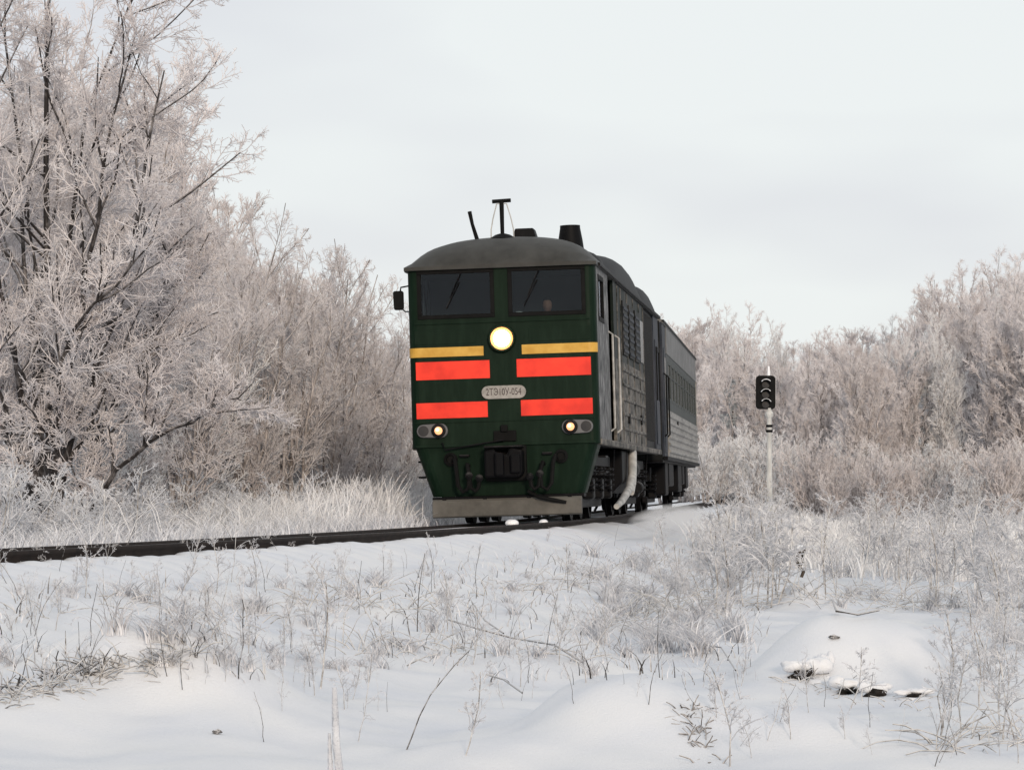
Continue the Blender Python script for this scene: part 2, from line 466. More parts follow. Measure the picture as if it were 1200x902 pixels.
for j, dd in enumerate(ds):
    sc_ = np.abs(np.sin(math.pi * arc / 0.54 + 0.5*vnoise(arc/0.7, arc*0, 4)))**0.7
    fade = np.interp(dd, [0.8, 0.95, 1.3, 1.8, 2.0], [1, 0.9, 0.3, 0.05, 0])
    zz = np.interp(dd, [0.8, 0.9, 1.3, 2.0], [-0.175, -0.160, -0.185, -0.42]) + 0.060 * sc_ * fade * (0.7+0.6*vnoise(arc/0.5, arc*0, 8)) + 0.014 * fbm(arc/0.3, arc*0+dd*3, 5) + 0.03 * fbm(arc/1.7, arc*0+7, 6)
    V.append(np.stack([c[:, 0] + n[:, 0]*dd, c[:, 1] + n[:, 1]*dd, zz + math.sin(CANT)*min(dd, 1.2)], -1))
V = np.stack(V, 1); N, K = V.shape[:2]
id2 = np.arange(N*K).reshape(N, K)
F = np.stack([id2[:-1, :-1], id2[:-1, 1:], id2[1:, 1:], id2[1:, :-1]], -1).reshape(-1, 4)
tag(link_mesh('snow_shoulder', np_mesh('snow_shoulder', V.reshape(-1, 3), F), M['snow'], smooth=True), kind='structure')

# ---------------------------------------------------------------- locomotive
HW = 1.5
YAW = math.atan(float(track_x(66) - track_x(51)) / 15.0)
loco = empty('diesel_locomotive', (float(track_x(50)), 50.0, RZ), (0, -CANT, -YAW))
tag(loco, 'dark green diesel locomotive with four red bars and a lit headlight', 'locomotive')

def arc_pts(cx, cy, r, a0, a1, n=5):
    return [(cx + r*math.cos(R(a0 + (a1-a0)*i/n)), cy + r*math.sin(R(a0 + (a1-a0)*i/n))) for i in range(n+1)]
def ufront(hw, ys, rc=0.14, y0=0.0):
    return [(-hw, ys)] + arc_pts(-hw+rc, y0+rc, rc, 180, 270) + arc_pts(hw-rc, y0+rc, rc, 270, 360) + [(hw, ys)]
# cab front: lower panel, sill band, pillars round the two windscreens, header
b = MB()
b.wall(ufront(HW, 0.20), 1.22, ufront(HW, 0.20), 3.26, 0.05)
for sg in (1, -1):
    cp = [(1.34, 0.0)] + arc_pts(HW-0.14, 0.14, 0.14, 270, 360) + [(HW, 0.20)]
    if sg < 0: cp = [(-x, y) for x, y in cp][::-1]
    b.wall(cp, 3.26, cp, 4.03, 0.05)
b.wall([(-0.11, 0.0), (0.11, 0.0)], 3.26, [(-0.11, 0.0), (0.11, 0.0)], 4.03, 0.05)
b.wall(ufront(HW, 0.20), 4.03, ufront(HW, 0.20), 4.07, 0.05)
b.build('cab_front', M['green'], loco)
MB().box(-1.40, 1.40, -0.022, 0.0, 3.175, 3.205).build('waist_rib', M['green'], loco, bevel=0.006)
MB().box(-1.43, 1.43, -0.03, 0.0, 1.225, 1.262).build('waist_rib', M['green'], loco, bevel=0.006)
MB().box(-1.43, 1.43, -0.014, 0.0, 1.61, 1.628).build('waist_rib', M['green'], loco, bevel=0.004)
MB().box(0.42, 1.40, -0.008, 0.0, 2.86, 3.08).build('front_hatch', M['green'], loco, bevel=0.004)
MB().box(-1.40, -0.42, -0.008, 0.0, 2.86, 3.08).build('front_hatch', M['green'], loco, bevel=0.004)
# windscreens
for sg in (1, -1):
    x0, x1, z0, z1 = 0.11, 1.34, 3.26, 4.03
    def rx(a, b_): return (a, b_) if sg > 0 else (-b_, -a)
    f = MB(); t = 0.065
    for (a, c_, d0, d1) in ((x0, x1, z0, z0+t), (x0, x1, z1-t*0.9, z1), (x0, x0+t, z0+t, z1-t*0.9), (x1-t, x1, z0+t, z1-t*0.9)):
        xa, xb = rx(a, c_); f.box(xa, xb, -0.022, 0.03, d0, d1)
    fr = f.build('windscreen', M['black'], loco, bevel=0.008)
    xa, xb = rx(x0+t, x1-t)
    MB().box(xa, xb, 0.004, 0.010, z0+t, z1-t*0.9).build('pane', M['glass'], fr)
    wp = MB(); px = sg*0.62
    wp.tube([(px, -0.045, 4.00), (px-0.10, -0.04, 3.80), (px-0.20, -0.035, 3.58)], 0.008, 6)
    wp.tube([(px-0.04, -0.035, 3.83), (px-0.26, -0.03, 3.42)], 0.011, 6)
    wp.build('wiper', M['ironf'], fr)
# stripes (sheets of paint with a little thickness, standing proud of the panel)
def bar(name, x0, x1, z0, z1, mat, d=0.006):
    for sg in (1, -1):
        xa, xb = (x0, x1) if sg > 0 else (-x1, -x0)
        MB().box(xa, xb, -d, 0.0, z0, z1).build(name, mat, loco, bevel=0.002)
bar('red_bar', 0.215, 1.395, 2.30, 2.585, M['red'])
bar('red_bar', 0.265, 1.405, 1.685, 1.935, M['red'])
for sg in (1, -1):
    p = [(0.305, -0.006)] + [(x, y - 0.006) for x, y in arc_pts(HW-0.14, 0.14, 0.146, 270, 350)]
    if sg < 0: p = [(-x, y) for x, y in p][::-1]
    MB().wall(p, 2.66, p, 2.81, 0.008).build('yellow_stripe', M['yellow'], loco)
# headlight
hl = MB().lathe([(0.20, 0.0), (0.222, -0.02), (0.222, -0.09), (0.20, -0.12), (0.18, -0.10)], (0, 0, 2.915), 'y', 28).build('headlight', M['green'], loco, smooth=True)
MB().lathe([(0.135, -0.098), (0.122, -0.115), (0.09, -0.128), (0.02, -0.134)], (0, 0, 2.915), 'y', 28).build('lens', M['lamp_on'], hl, smooth=True)
MB().lathe([(0.130, -0.094), (0.140, -0.099), (0.178, -0.112), (0.178, -0.09)], (0, 0, 2.915), 'y', 28).build('glow_ring', M['lamp_ring'], hl, smooth=True)  # this ring glows by itself, painting the lamp's warm halo
# marker lights in lozenge housings
for sg in (1, -1):
    poly = [(x, z) for x, z in arc_pts(1.02, 0, 0.115, 90, 270, 8)] + [(x, z) for x, z in arc_pts(1.30, 0, 0.105, -90, 90, 8)]
    if sg < 0: poly = [(-x, z) for x, z in poly]
    h = MB().prism([(x, z + 1.49) for x, z in poly], -0.06, 0.0).build('marker_light', M['lampgrey'], loco, bevel=0.012)
    cx = sg * 1.05
    MB().lathe([(0.105, -0.058), (0.115, -0.075), (0.115, -0.10), (0.096, -0.105)], (cx, 0, 1.49), 'y', 20).build('rim', M['ironf'], h, smooth=True)
    MB().lathe([(0.094, -0.085), (0.08, -0.10), (0.04, -0.112), (0.01, -0.114)], (cx, 0, 1.49), 'y', 20).build('lens', M['lamp_warm'], h, smooth=True)
    MB().lathe([(0.032, -0.112), (0.024, -0.118), (0.005, -0.12)], (cx - 0.015, 0, 1.505), 'y', 12).build('bulb', M['lamp_hot'], h, smooth=True)
    MB().lathe([(0.085, -0.058), (0.085, -0.066), (0.01, -0.07)], (sg*1.295, 0, 1.49), 'y', 20).build('lens', M['lens_off'], h, smooth=True)
# number plate
pl = MB().prism([(x, z + 2.07) for x, z in arc_pts(-0.25, 0, 0.105, 90, 270, 8) + arc_pts(0.25, 0, 0.105, -90, 90, 8)], -0.035, 0.0).build('number_plate', M['plate'], loco, bevel=0.008)
fc = bpy.data.curves.new('plate_text', 'FONT'); fc.body = "2ТЭ10У-054"; fc.size = 0.155; fc.align_x = 'CENTER'; fc.align_y = 'CENTER'; fc.extrude = 0.003
fo = bpy.data.objects.new('plate_text', fc); col.objects.link(fo)
bpy.context.view_layer.update()
tm = bpy.data.meshes.new_from_object(fo.evaluated_get(bpy.context.evaluated_depsgraph_get()))
bpy.data.objects.remove(fo)
tm.materials.clear()
wx = max(v.co.x for v in tm.vertices) - min(v.co.x for v in tm.vertices)
to = link_mesh('plate_letters', tm, M['plate_txt'], pl)
to.rotation_euler = (R(90), 0, 0); to.location = (0, -0.0365, 2.07); to.scale = (0.56/wx, 1, 1)

# roof: arched, with the sloping brow over the windscreens
def rooflift(u): u = min(1.0, abs(u)); return 0.35*(1-u*u) + 0.65*(1-u**6)
def roof_loft(name, secs, mat, parent, n=28, smooth=True):
    m = MB(); base = []
    for (y, hw, ze, hh) in secs:
        base.append(len(m.v))
        for i in range(n+1):
            x = hw*(-1 + 2*i/n); m.v.append((x, y, ze + hh*rooflift(x/hw)))
        m.v.append((hw, y, ze-0.05)); m.v.append((-hw, y, ze-0.05))
    k = n+3
    for a, b_ in zip(base[:-1], base[1:]):
        for i in range(k):
            j = (i+1) % k; m.f.append((a+i, a+j, b_+j, b_+i))
    m.f.append(tuple(range(base[0], base[0]+k))); m.f.append(tuple(range(base[-1], base[-1]+k)))
    return m.build(name, mat, parent, smooth=smooth)
roof_loft('roof', [(-0.10, 1.53, 4.085, 0.015), (0.06, 1.535, 4.085, 0.25), (0.40, 1.535, 4.08, 0.45), (0.9, 1.53, 4.08, 0.52), (16.2, 1.53, 4.08, 0.50)], M['roof'], loco)
# black raised covers along the roof
def hump(y0, y1, xc, hw, zt, e=0.7):
    secs = []
    for i in range(9):
        t = i/8; y = y0 + (y1-y0)*t; e_ = math.sin(math.pi*min(max(t, 0.03), 0.97))**0.45
        secs.append((y, e_))
    m = MB(); n = 14; base = []
    for y, e_ in secs:
        base.append(len(m.v))
        for i in range(n+1):
            a = math.pi*i/n; m.v.append((xc - hw*math.cos(a), y, 4.02 + (zt-4.02)*e_*math.sin(a)**0.6))
    for a, b_ in zip(base[:-1], base[1:]):
        for i in range(n): m.f.append((a+i, a+i+1, b_+i+1, b_+i))
        m.f.append((a+n, a, b_, b_+n))
    m.f.append(tuple(range(base[0], base[0]+n+1))); m.f.append(tuple(range(base[-1], base[-1]+n+1)))
    return m
hump(4.4, 11.2, 0.86, 0.66, 4.74).build('roof_cover', M['hump'], loco, smooth=True)
hump(11.3, 15.6, 0.94, 0.58, 4.60).build('roof_cover', M['hump'], loco, smooth=True)
hump(2.2, 3.7, 0.98, 0.45, 4.50).build('roof_cover', M['hump'], loco, smooth=True)
MB().prism([(1.535, 4.03), (1.57, 4.04), (1.57, 4.08), (1.535, 4.09)], 0.25, 16.2).build('roof_gutter', M['hump'], loco)
MB().prism([(-1.535, 4.03), (-1.57, 4.04), (-1.57, 4.08), (-1.535, 4.09)], 0.25, 16.2).build('roof_gutter', M['hump'], loco)
# horns / vents on the cab roof
v_ = MB().add([(0.08,1.0,4.45),(0.52,1.0,4.45),(0.52,1.5,4.45),(0.08,1.5,4.45),(0.14,1.05,4.74),(0.44,1.05,4.74),(0.44,1.42,4.74),(0.14,1.42,4.74)], [(0,3,2,1),(4,5,6,7),(0,1,5,4),(1,2,6,5),(2,3,7,6),(3,0,4,7)])
v_.build('roof_vent', M['hump'], loco, bevel=0.02)
MB().lathe([(0.22, 0.0), (0.20, 0.16), (0.165, 0.36), (0.165, 0.40), (0.13, 0.40), (0.13, 0.36)], (0.99, 1.6, 4.40), 'z', 20).build('roof_stack', M['hump'], loco, smooth=True)
# aerials
a_ = MB().tube([(-0.45, 0.9, 4.54), (-0.53, 0.9, 4.82), (-0.57, 0.9, 5.03)], [0.035, 0.028, 0.033], 8)
a_.build('whip_aerial', M['black'], loco)
ta = MB(); ta.tube([(-0.03, 0.75, 4.55), (-0.03, 0.75, 5.15)], [0.03, 0.038], 8)
ta.lathe([(0.10, 0.0), (0.22, 0.05), (0.12, 0.11), (0.05, 0.13)], (-0.03, 0.75, 4.51), 'z', 16)
ta = ta.build('roof_aerial', M['black'], loco)
MB().tube([(-0.18, 0.75, 5.16), (0.12, 0.75, 5.17)], 0.032, 8).build('aerial_bar', M['black'], ta)
for sg in (1, -1):
    MB().tube([(-0.03+sg*0.185, 0.75, 4.54), (-0.03+sg*0.18, 0.75, 4.71), (-0.03+sg*0.145, 0.75, 4.89), (-0.03+sg*0.08, 0.75, 5.12), (-0.03+sg*0.03, 0.75, 5.12)], 0.011, 6).build('aerial_stay', M['mast'], ta)
# mirror on the left
mr_ = MB().prism([(x, z) for x, z in [(-1.735, 3.44), (-1.605, 3.44), (-1.59, 3.47), (-1.59, 3.72), (-1.61, 3.745), (-1.74, 3.745), (-1.76, 3.72), (-1.75, 3.47)]], 0.20, 0.27).build('mirror', M['black'], loco, bevel=0.015)
MB().tube([(-1.64, 0.23, 3.74), (-1.63, 0.23, 3.80), (-1.50, 0.23, 3.82)], 0.014, 6).build('bracket', M['black'], mr_)
MB().tube([(-1.61, 0.23, 3.45), (-1.57, 0.23, 3.41), (-1.50, 0.23, 3.41)], 0.012, 6).build('bracket', M['black'], mr_)
MB().box(-1.735, -1.615, 0.272, 0.276, 3.47, 3.72).build('mirror_glass', M['mirror'], mr_)

# sides
RIB = dict(bevel=0.006)
for sg in (1, -1):
    def bx(x0, x1, y0, y1, z0, z1, m=None):
        m = m or MB(); xa, xb = (x0, x1) if sg > 0 else (-x1, -x0)
        return m.box(xa, xb, y0, y1, z0, z1)
    # cab side around its window
    c_ = bx(1.45, 1.50, 0.20, 2.55, 1.30, 3.18)
    bx(1.45, 1.50, 0.20, 0.50, 3.18, 4.03, c_); bx(1.45, 1.50, 1.55, 2.55, 3.18, 4.03, c_); bx(1.45, 1.50, 0.50, 1.55, 3.92, 4.03, c_)
    c_.build('cab_side', M['corner'], loco)
    wnd = bx(1.46, 1.512, 0.50, 0.58, 3.18, 3.92); bx(1.46, 1.512, 1.47, 1.55, 3.18, 3.92, wnd); bx(1.46, 1.512, 0.58, 1.47, 3.18, 3.25, wnd); bx(1.46, 1.512, 0.58, 1.47, 3.85, 3.92, wnd)
    wnd = wnd.build('side_window', M['black'], loco)
    bx(1.475, 1.482, 0.58, 1.47, 3.25, 3.85).build('pane', M['glass'], wnd)
    # doorway: recessed dark door with a pane, and two rimed handrails
    dr = bx(1.36, 1.40, 2.55, 3.75, 1.30, 4.03).build('side_door', M['side_dark'], loco)
    bx(1.40, 1.41, 2.85, 3.45, 2.9, 3.7).build('pane', M['darkglass'], dr)
    bx(1.40, 1.43, 2.66, 2.74, 2.45, 2.60).build('handle', M['iron'], dr)
    for yy in (2.45, 3.85):
        h = MB().tube([(sg*1.50, yy, 1.45), (sg*1.57, yy, 1.50), (sg*1.57, yy, 3.05), (sg*1.50, yy, 3.10)], 0.018, 6)
        h.build('handrail', M['pipe'], loco)
    # long engine-room wall: panels with pressed horizontal ribs
    wl = bx(1.45, 1.50, 3.75, 11.4, 1.30, 2.72)
    bx(1.45, 1.498, 3.75, 11.4, 2.72, 4.05).build('upper_side', M['side_up'], loco)
    bx(1.45, 1.50, 2.55, 3.75, 1.20, 1.30, wl)
    wl.build('engine_room_side', M['side'], loco)
    for zz in (1.52, 1.78, 2.04, 2.30, 2.56):
        bx(1.50, 1.524, 5.4, 11.2, zz, zz+0.05).build('side_rib', M['side'], loco, **RIB)
    for yy in (4.55, 5.35, 6.9, 8.5, 10.1, 11.3):
        bx(1.50, 1.512, yy, yy+0.07, 1.34, 4.0).build('panel_strap', M['side'], loco)
    for yy in (5.6, 7.15, 8.75):
        g = bx(1.50, 1.53, yy, yy+1.15, 2.85, 3.80).build('louvre_grille', M['side_dark'], loco)
        for k in range(7):
            zz = 2.90 + k*0.125
            bx(1.53, 1.545, yy+0.05, yy+1.10, zz, zz+0.05).build('louvre_slat', M['side_blue'], g)
    bx(1.50, 1.515, 10.35, 11.15, 2.9, 3.7).build('side_window', M['darkglass'], loco, bevel=0.003)
    for (yy, zz) in ((6.6, 1.66), (9.9, 1.70)):
        bx(1.50, 1.53, yy, yy+0.28, zz, zz+0.18).build('hatch_latch', M['black'], loco, bevel=0.01)
    # radiator shutters, dark
    rs = bx(1.42, 1.46, 11.4, 14.6, 1.30, 4.05).build('radiator_shutter', M['side_dark'], loco)
    for k in range(12):
        yy = 11.5 + k*0.255
        bx(1.46, 1.49, yy, yy+0.10, 1.45, 3.95).build('shutter_slat', M['hump'], rs)
    bx(1.45, 1.50, 14.6, 16.2, 1.30, 4.05).build('rear_side', M['side_blue'], loco)
    rd = bx(1.50, 1.52, 14.85, 15.9, 1.40, 3.55).build('rear_door', M['side_blue'], loco, bevel=0.01)
    f = bx(1.52, 1.545, 14.95, 15.05, 2.3, 3.4); bx(1.52, 1.545, 15.7, 15.8, 2.3, 3.4, f); bx(1.52, 1.545, 15.05, 15.7, 3.3, 3.4, f)
    f.build('door_frame', M['black'], rd)
    bx(1.40, 1.515, 0.20, 16.2, 1.20, 1.295).build('sill_beam', M['side'], loco, bevel=0.01)
    # snow settled on the sill
MB().box(-1.45, 1.45, 16.12, 16.2, 1.25, 4.05).build('rear_wall', M['side_dark'], loco)
MB().box(-1.40, 1.40, 0.25, 16.1, 1.22, 1.30).build('floor', M['iron'], loco)
# cab interior
MB().box(-1.44, 1.44, 2.35, 2.42, 1.31, 4.05).build('cab_bulkhead', M['cab'], loco)
dk = MB().box(-1.40, -0.15, 0.16, 0.72, 3.00, 3.22).box(0.15, 1.40, 0.16, 0.72, 3.00, 3.22).box(-1.3, -0.2, 0.3, 0.68, 1.31, 3.0).box(0.2, 1.3, 0.3, 0.68, 1.31, 3.0)
dk.build('control_desk', M['cab'], loco, bevel=0.02)
for sx_ in (0.60, -0.70):
    st = MB().box(sx_-0.24, sx_+0.24, 1.25, 1.72, 2.62, 2.74).box(sx_-0.22, sx_+0.22, 1.70, 1.80, 2.74, 3.40).box(sx_-0.06, sx_+0.06, 1.42, 1.54, 1.31, 2.62)
    st.build('driver_seat', M['trousers'], loco, bevel=0.03)

# apron below the sill, tapering in, and the plough beam
ap = MB().wall(ufront(1.46, 0.75, 0.20, 0.02), 1.22, ufront(1.46, 0.75, 0.20, 0.02), 1.16, 0.05)
ap = MB()
ap.wall(ufront(1.22, 0.70, 0.20, 0.14), 0.44, ufront(1.46, 0.75, 0.20, 0.02), 1.218, 0.04)
ap.build('front_apron', M['green'], loco)
MB().box(-1.20, 1.22, 0.06, 0.5, 0.385, 0.435).build('buffer_beam', M['iron'], loco, bevel=0.01)
pg = MB().prism_x([(0.02, 0.40), (-0.04, 0.36), (-0.06, 0.12), (0.0, 0.10), (0.06, 0.36)], -1.19, 1.19)
pg.build('plough_beam', M['plough'], loco, bevel=0.012)
for xx in (-1.0, -0.35, 0.35, 1.0):
    MB().box(xx-0.03, xx+0.03, -0.005, 0.30, 0.16, 0.42).build('plough_stay', M['iron'], loco)
MB().tube([(0.35, -0.10, 0.50), (0.5, -0.14, 0.40), (0.75, -0.12, 0.34), (0.95, -0.10, 0.30)], [0.03, 0.03, 0.035, 0.025], 8).build('brake_hose', M['black'], loco)
# automatic coupler
cp = MB().box(-0.33, 0.33, -0.02, 0.3, 0.66, 1.25)
cp = cp.build('coupler_housing', M['black'], loco, bevel=0.03)
c2 = MB().prism([(-0.30, 0.72), (0.26, 0.72), (0.30, 0.80), (0.30, 1.14), (0.10, 1.18), (0.06, 1.08), (-0.08, 1.06), (-0.14, 1.18), (-0.30, 1.14)], -0.42, -0.02)
c2.build('coupler_head', M['iron'], cp, bevel=0.035)
MB().prism([(-0.12, 0.74), (0.02, 0.74), (0.02, 1.10), (-0.12, 1.12)], -0.56, -0.40).build('coupler_jaw', M['iron'], cp, bevel=0.03)
MB().box(0.12, 0.28, -0.53, -0.40, 0.78, 1.08).build('coupler_tooth', M['iron'], cp, bevel=0.03)
MB().box(-0.30, 0.30, -0.44, -0.05, 1.185, 1.215).build('snow_dusting', M['ironf'], cp, bevel=0.01)
MB().box(-0.18, 0.18, -0.05, 0.0, 1.29, 1.46).box(-0.06, 0.05, -0.10, -0.04, 1.44, 1.55).build('coupler_release', M['black'], loco, bevel=0.012)
MB().tube([(-1.0, -0.08, 1.30), (-0.95, -0.10, 1.18), (-0.3, -0.12, 1.27), (0.0, -0.12, 1.31)], 0.014, 6).build('release_lever', M['iron'], loco)
# hoses and cocks on both sides of the coupler
for sg in (1, -1):
    for (x0, z0, x1, z1, dz) in ((0.80, 1.02, 0.58, 0.76, -0.25), (0.60, 0.92, 0.42, 0.72, -0.20)):
        hz = MB().tube([(sg*x0, 0.02, z0), (sg*x0, -0.14, z0+0.02), (sg*(x0-0.03), -0.24, z0-0.10), (sg*(x0-0.06), -0.26, z1-0.15), (sg*(x0-0.13), -0.26, z1+dz), (sg*x1, -0.26, z1+dz+0.05), (sg*(x1-0.02), -0.24, z1)], 0.034, 8)
        hz = hz.build('air_hose', M['black'], loco, smooth=True)
        MB().lathe([(0.03, 0), (0.06, -0.03), (0.06, -0.08), (0.02, -0.10)], (sg*(x1-0.02), -0.22, z1), 'y', 12).build('hose_coupling', M['ironf'], hz)
    MB().lathe([(0.02, 0.02), (0.105, 0.0), (0.11, -0.06), (0.07, -0.09), (0.06, -0.05)], (sg*0.88, 0.06, 1.03), 'y', 16).build('hose_socket', M['black'], loco, smooth=True)
    MB().box(sg*0.66-0.08, sg*0.66+0.08, -0.04, 0.05, 1.06, 1.10).build('cock_handle', M['ironf'], loco, bevel=0.01)
    # footstep and riser on the apron side
    for zz in (0.75, 1.0):
        xa, xb = sorted((sg*1.40, sg*1.52))
        MB().box(xa, xb, 0.85, 1.35, zz, zz+0.03).build('footstep', M['ironf'], loco)

# bogies
def wheel_mesh(r=0.525):
    return [(0.02, -0.07), (0.10, -0.08), (0.14, -0.02), (r-0.09, -0.01), (r-0.07, -0.065), (r, -0.06), (r+0.005, 0.03), (r+0.028, 0.045), (r+0.028, 0.07), (r-0.07, 0.07), (r-0.09, 0.02), (0.10, 0.02), (0.06, 0.03)]
def bogie(parent, yc, axles, r, xo, ztop, name='bogie'):
    bg_ = MB()
    y0, y1 = yc + axles[0] - 0.85, yc + axles[-1] + 0.85
    for sg in (1, -1):
        xa, xb = sorted((sg*xo, sg*(xo+0.09)))
        bg_.box(xa, xb, y0, y1, ztop-0.38, ztop-0.08)
    for yy in (y0+0.1, yc, y1-0.1): bg_.box(-xo, xo, yy-0.1, yy+0.1, ztop-0.34, ztop-0.12)
    bo = bg_.build(name, M['iron'], parent, bevel=0.015)
    for a in axles:
        for sg in (1, -1):
            pr = [(rr, sg * -h) for rr, h in wheel_mesh(r)]
            MB().lathe(pr, (sg*0.80, yc+a, r), 'x', 28).build('wheel', M['iron'], bo, smooth=True)
            xa, xb = sorted((sg*(xo-0.02), sg*(xo+0.17)))
            MB().box(xa, xb, yc+a-0.19, yc+a+0.19, r-0.19, r+0.17).build('axle_box', M['ironf'], bo, bevel=0.04)
            for dy in (-0.34, 0.34):
                sp = MB()
                pts = [(sg*(xo+0.10) + 0.085*math.cos(q), yc+a+dy + 0.085*math.sin(q), r - 0.05 + 0.42*q/(2*math.pi*4.5)) for q in np.linspace(0, 2*math.pi*4.5, 46)]
                sp.tube(pts, 0.022, 5).build('coil_spring', M['iron'], bo)
        MB().tube([(-0.8, yc+a, r), (0.8, yc+a, r)], 0.09, 10).build('axle', M['iron'], bo)
        for sg in (1, -1):
            MB().box(min(sg*0.72, sg*0.86), max(sg*0.72, sg*0.86), yc+a+r+0.03, yc+a+r+0.11, r-0.25, r+0.2).build('brake_block', M['iron'], bo, bevel=0.01)
    for sg in (1, -1):
        xa, xb = sorted((sg*0.90, sg*1.02))
        MB().box(xa, xb, y0+0.3, y1-0.3, 0.20, 0.34).build('brake_rigging', M['iron'], bo, bevel=0.02)
    return bo
b1 = bogie(loco, 3.6, (-1.85, 0.0, 1.85), 0.525, 1.08, 1.15)
b2 = bogie(loco, 12.6, (-1.85, 0.0, 1.85), 0.525, 1.08, 1.15)
MB().prism([(-1.35, 1.19), (-1.35, 0.62), (-1.15, 0.42), (1.15, 0.42), (1.35, 0.62), (1.35, 1.19)], 6.8, 9.6).build('fuel_tank', M['iron'], loco, bevel=0.03)
MB().box(-0.9, 0.9, 2.6, 5.2, 0.30, 0.66).build('traction_motors', M['iron'], loco, bevel=0.04)
MB().box(-0.9, 0.9, 11.4, 13.6, 0.30, 0.66).build('traction_motors', M['iron'], loco, bevel=0.04)
# big rimed air pipe curling down the near side, and sand pipes
for sg in (1, -1):
    x = 1.43
    MB().tube([(sg*x, 8.3, 1.20), (sg*(x+0.02), 8.1, 0.98), (sg*(x+0.02), 7.9, 0.72), (sg*x, 7.2, 0.48), (sg*(x-0.03), 5.8, 0.28), (sg*(x-0.06), 4.9, 0.19)], [0.075, 0.08, 0.08, 0.075, 0.065, 0.05], 12).build('air_duct', M['pipe'], loco, smooth=True)
    MB().tube([(sg*x, 8.9, 1.20), (sg*x, 8.8, 0.85), (sg*x, 8.5, 0.60), (sg*x, 7.9, 0.42)], 0.05, 10).build('air_duct', M['pipe'], loco, smooth=True)
    for yy in (1.0, 6.2, 10.0, 15.2):
        MB().tube([(sg*1.25, yy, 1.2), (sg*1.22, yy, 0.7), (sg*0.9, yy+0.25*(1 if yy < 3 or 8 < yy < 12 else -1), 0.12)], 0.025, 6).build('sand_pipe', M['iron'], loco)
    MB().lathe([(0.14, -0.4), (0.16, -0.36), (0.16, 0.36), (0.14, 0.4)], (sg*1.25, 10.4, 0.86), 'y', 14).build('air_tank', M['ironf'], loco, smooth=True)
    MB().lathe([(0.10, -0.2), (0.12, -0.16), (0.12, 0.16), (0.10, 0.2)], (sg*1.33, 10.9, 0.52), 'y', 14).build('brake_cylinder', M['ironf'], loco, smooth=True)

# ---------------------------------------------------------------- passenger carriage
CY = 66.9
car = empty('passenger_carriage', (float(track_x(CY)), CY, RZ), (0, -CANT*0.9, -math.atan(float(track_x(CY+20)-track_x(CY))/20)))
tag(car, 'silver grey passenger carriage with ribbed lower sides behind the locomotive', 'carriage')
CL = 20.2
for sg in (1, -1):
    def bx(x0, x1, y0, y1, z0, z1, m=None):
        m = m or MB(); xa, xb = (x0, x1) if sg > 0 else (-x1, -x0)
        return m.box(xa, xb, y0, y1, z0, z1)
    bx(1.47, 1.52, 1.6, CL-0.1, 1.18, 2.2).build('lower_side', M['carside'], car)
    bx(1.47, 1.52, 1.6, CL-0.1, 3.42, 4.02).build('upper_side', M['carroof'], car)
    for k in range(6):
        zz = 1.26 + k*0.155
        m_ = MB().prism([(sg*1.52, zz), (sg*1.555, zz+0.025), (sg*1.555, zz+0.07), (sg*1.52, zz+0.095)], 1.7, CL-0.2).build('side_rib', M['carside'], car)
    bx(1.47, 1.505, 1.6, CL-0.1, 2.2, 2.42).build('window_band', M['carband'], car)
    bx(1.47, 1.505, 1.6, CL-0.1, 3.28, 3.42).build('window_band', M['carband'], car)
    ys = [2.5 + i*1.75 for i in range(10)]
    prev = 1.6
    for yy in ys + [CL-0.1]:
        bx(1.47, 1.505, prev, min(yy, CL-0.1), 2.42, 3.28).build('window_pier', M['carband'], car)
        prev = yy + 1.15
    for yy in ys:
        f = bx(1.462, 1.512, yy, yy+0.06, 2.42, 3.28); bx(1.462, 1.512, yy+1.09, yy+1.15, 2.42, 3.28, f); bx(1.462, 1.512, yy+0.06, yy+1.09, 2.42, 2.48, f); bx(1.462, 1.512, yy+0.06, yy+1.09, 3.22, 3.28, f); bx(1.462, 1.51, yy+0.06, yy+1.09, 2.95, 2.98, f)
        f = f.build('window', M['carband'], car)
        bx(1.478, 1.486, yy+0.06, yy+1.09, 2.48, 3.22).build('pane', M['darkglass'], f)
    bx(1.45, 1.50, 0.0, 1.6, 1.18, 4.02).build('vestibule_side', M['side_blue'], car)
    vd = bx(1.50, 1.515, 0.35, 1.25, 1.25, 3.5).build('vestibule_door', M['side_blue'], car, bevel=0.01)
    bx(1.515, 1.52, 0.5, 1.1, 2.45, 3.3).build('pane', M['darkglass'], vd)
    for yy in (0.25, 1.35):
        MB().tube([(sg*1.50, yy, 1.6), (sg*1.56, yy, 1.66), (sg*1.56, yy, 2.9), (sg*1.50, yy, 2.95)], 0.02, 6).build('handrail', M['black'], car)
    for (y0, y1, zb) in ((2.2, 3.6, 0.35), (4.2, 6.6, 0.55), (9.2, 11.4, 0.42), (12.0, 13.2, 0.60), (14.2, 15.6, 0.50)):
        bx(0.95, 1.40, y0, y1, zb, 1.14).build('underframe_box', M['iron'], car, bevel=0.04)
    bx(1.465, 1.56, 0.0, CL, 1.10, 1.18).build('sill_beam', M['iron'], car)
    bx(1.50, 1.55, 0.0, CL, 4.02, 4.07).build('roof_gutter', M['hump'], car)
    bx(1.515, 1.545, 6.4, 6.7, 1.95, 2.05).build('side_plate', M['black'], car)
MB().box(-1.45, 1.45, 0.0, 0.05, 1.1, 4.05).build('end_wall', M['side_dark'], car)
MB().box(-1.52, 1.52, CL-0.1, CL, 1.1, 4.05).build('end_wall', M['carside'], car)
MB().box(-0.6, 0.6, -0.42, 0.0, 1.2, 3.7).build('gangway_bellows', M['black'], car, bevel=0.04)
MB().box(-1.45, 1.45, 0.05, CL-0.1, 1.06, 1.16).build('floor', M['iron'], car)
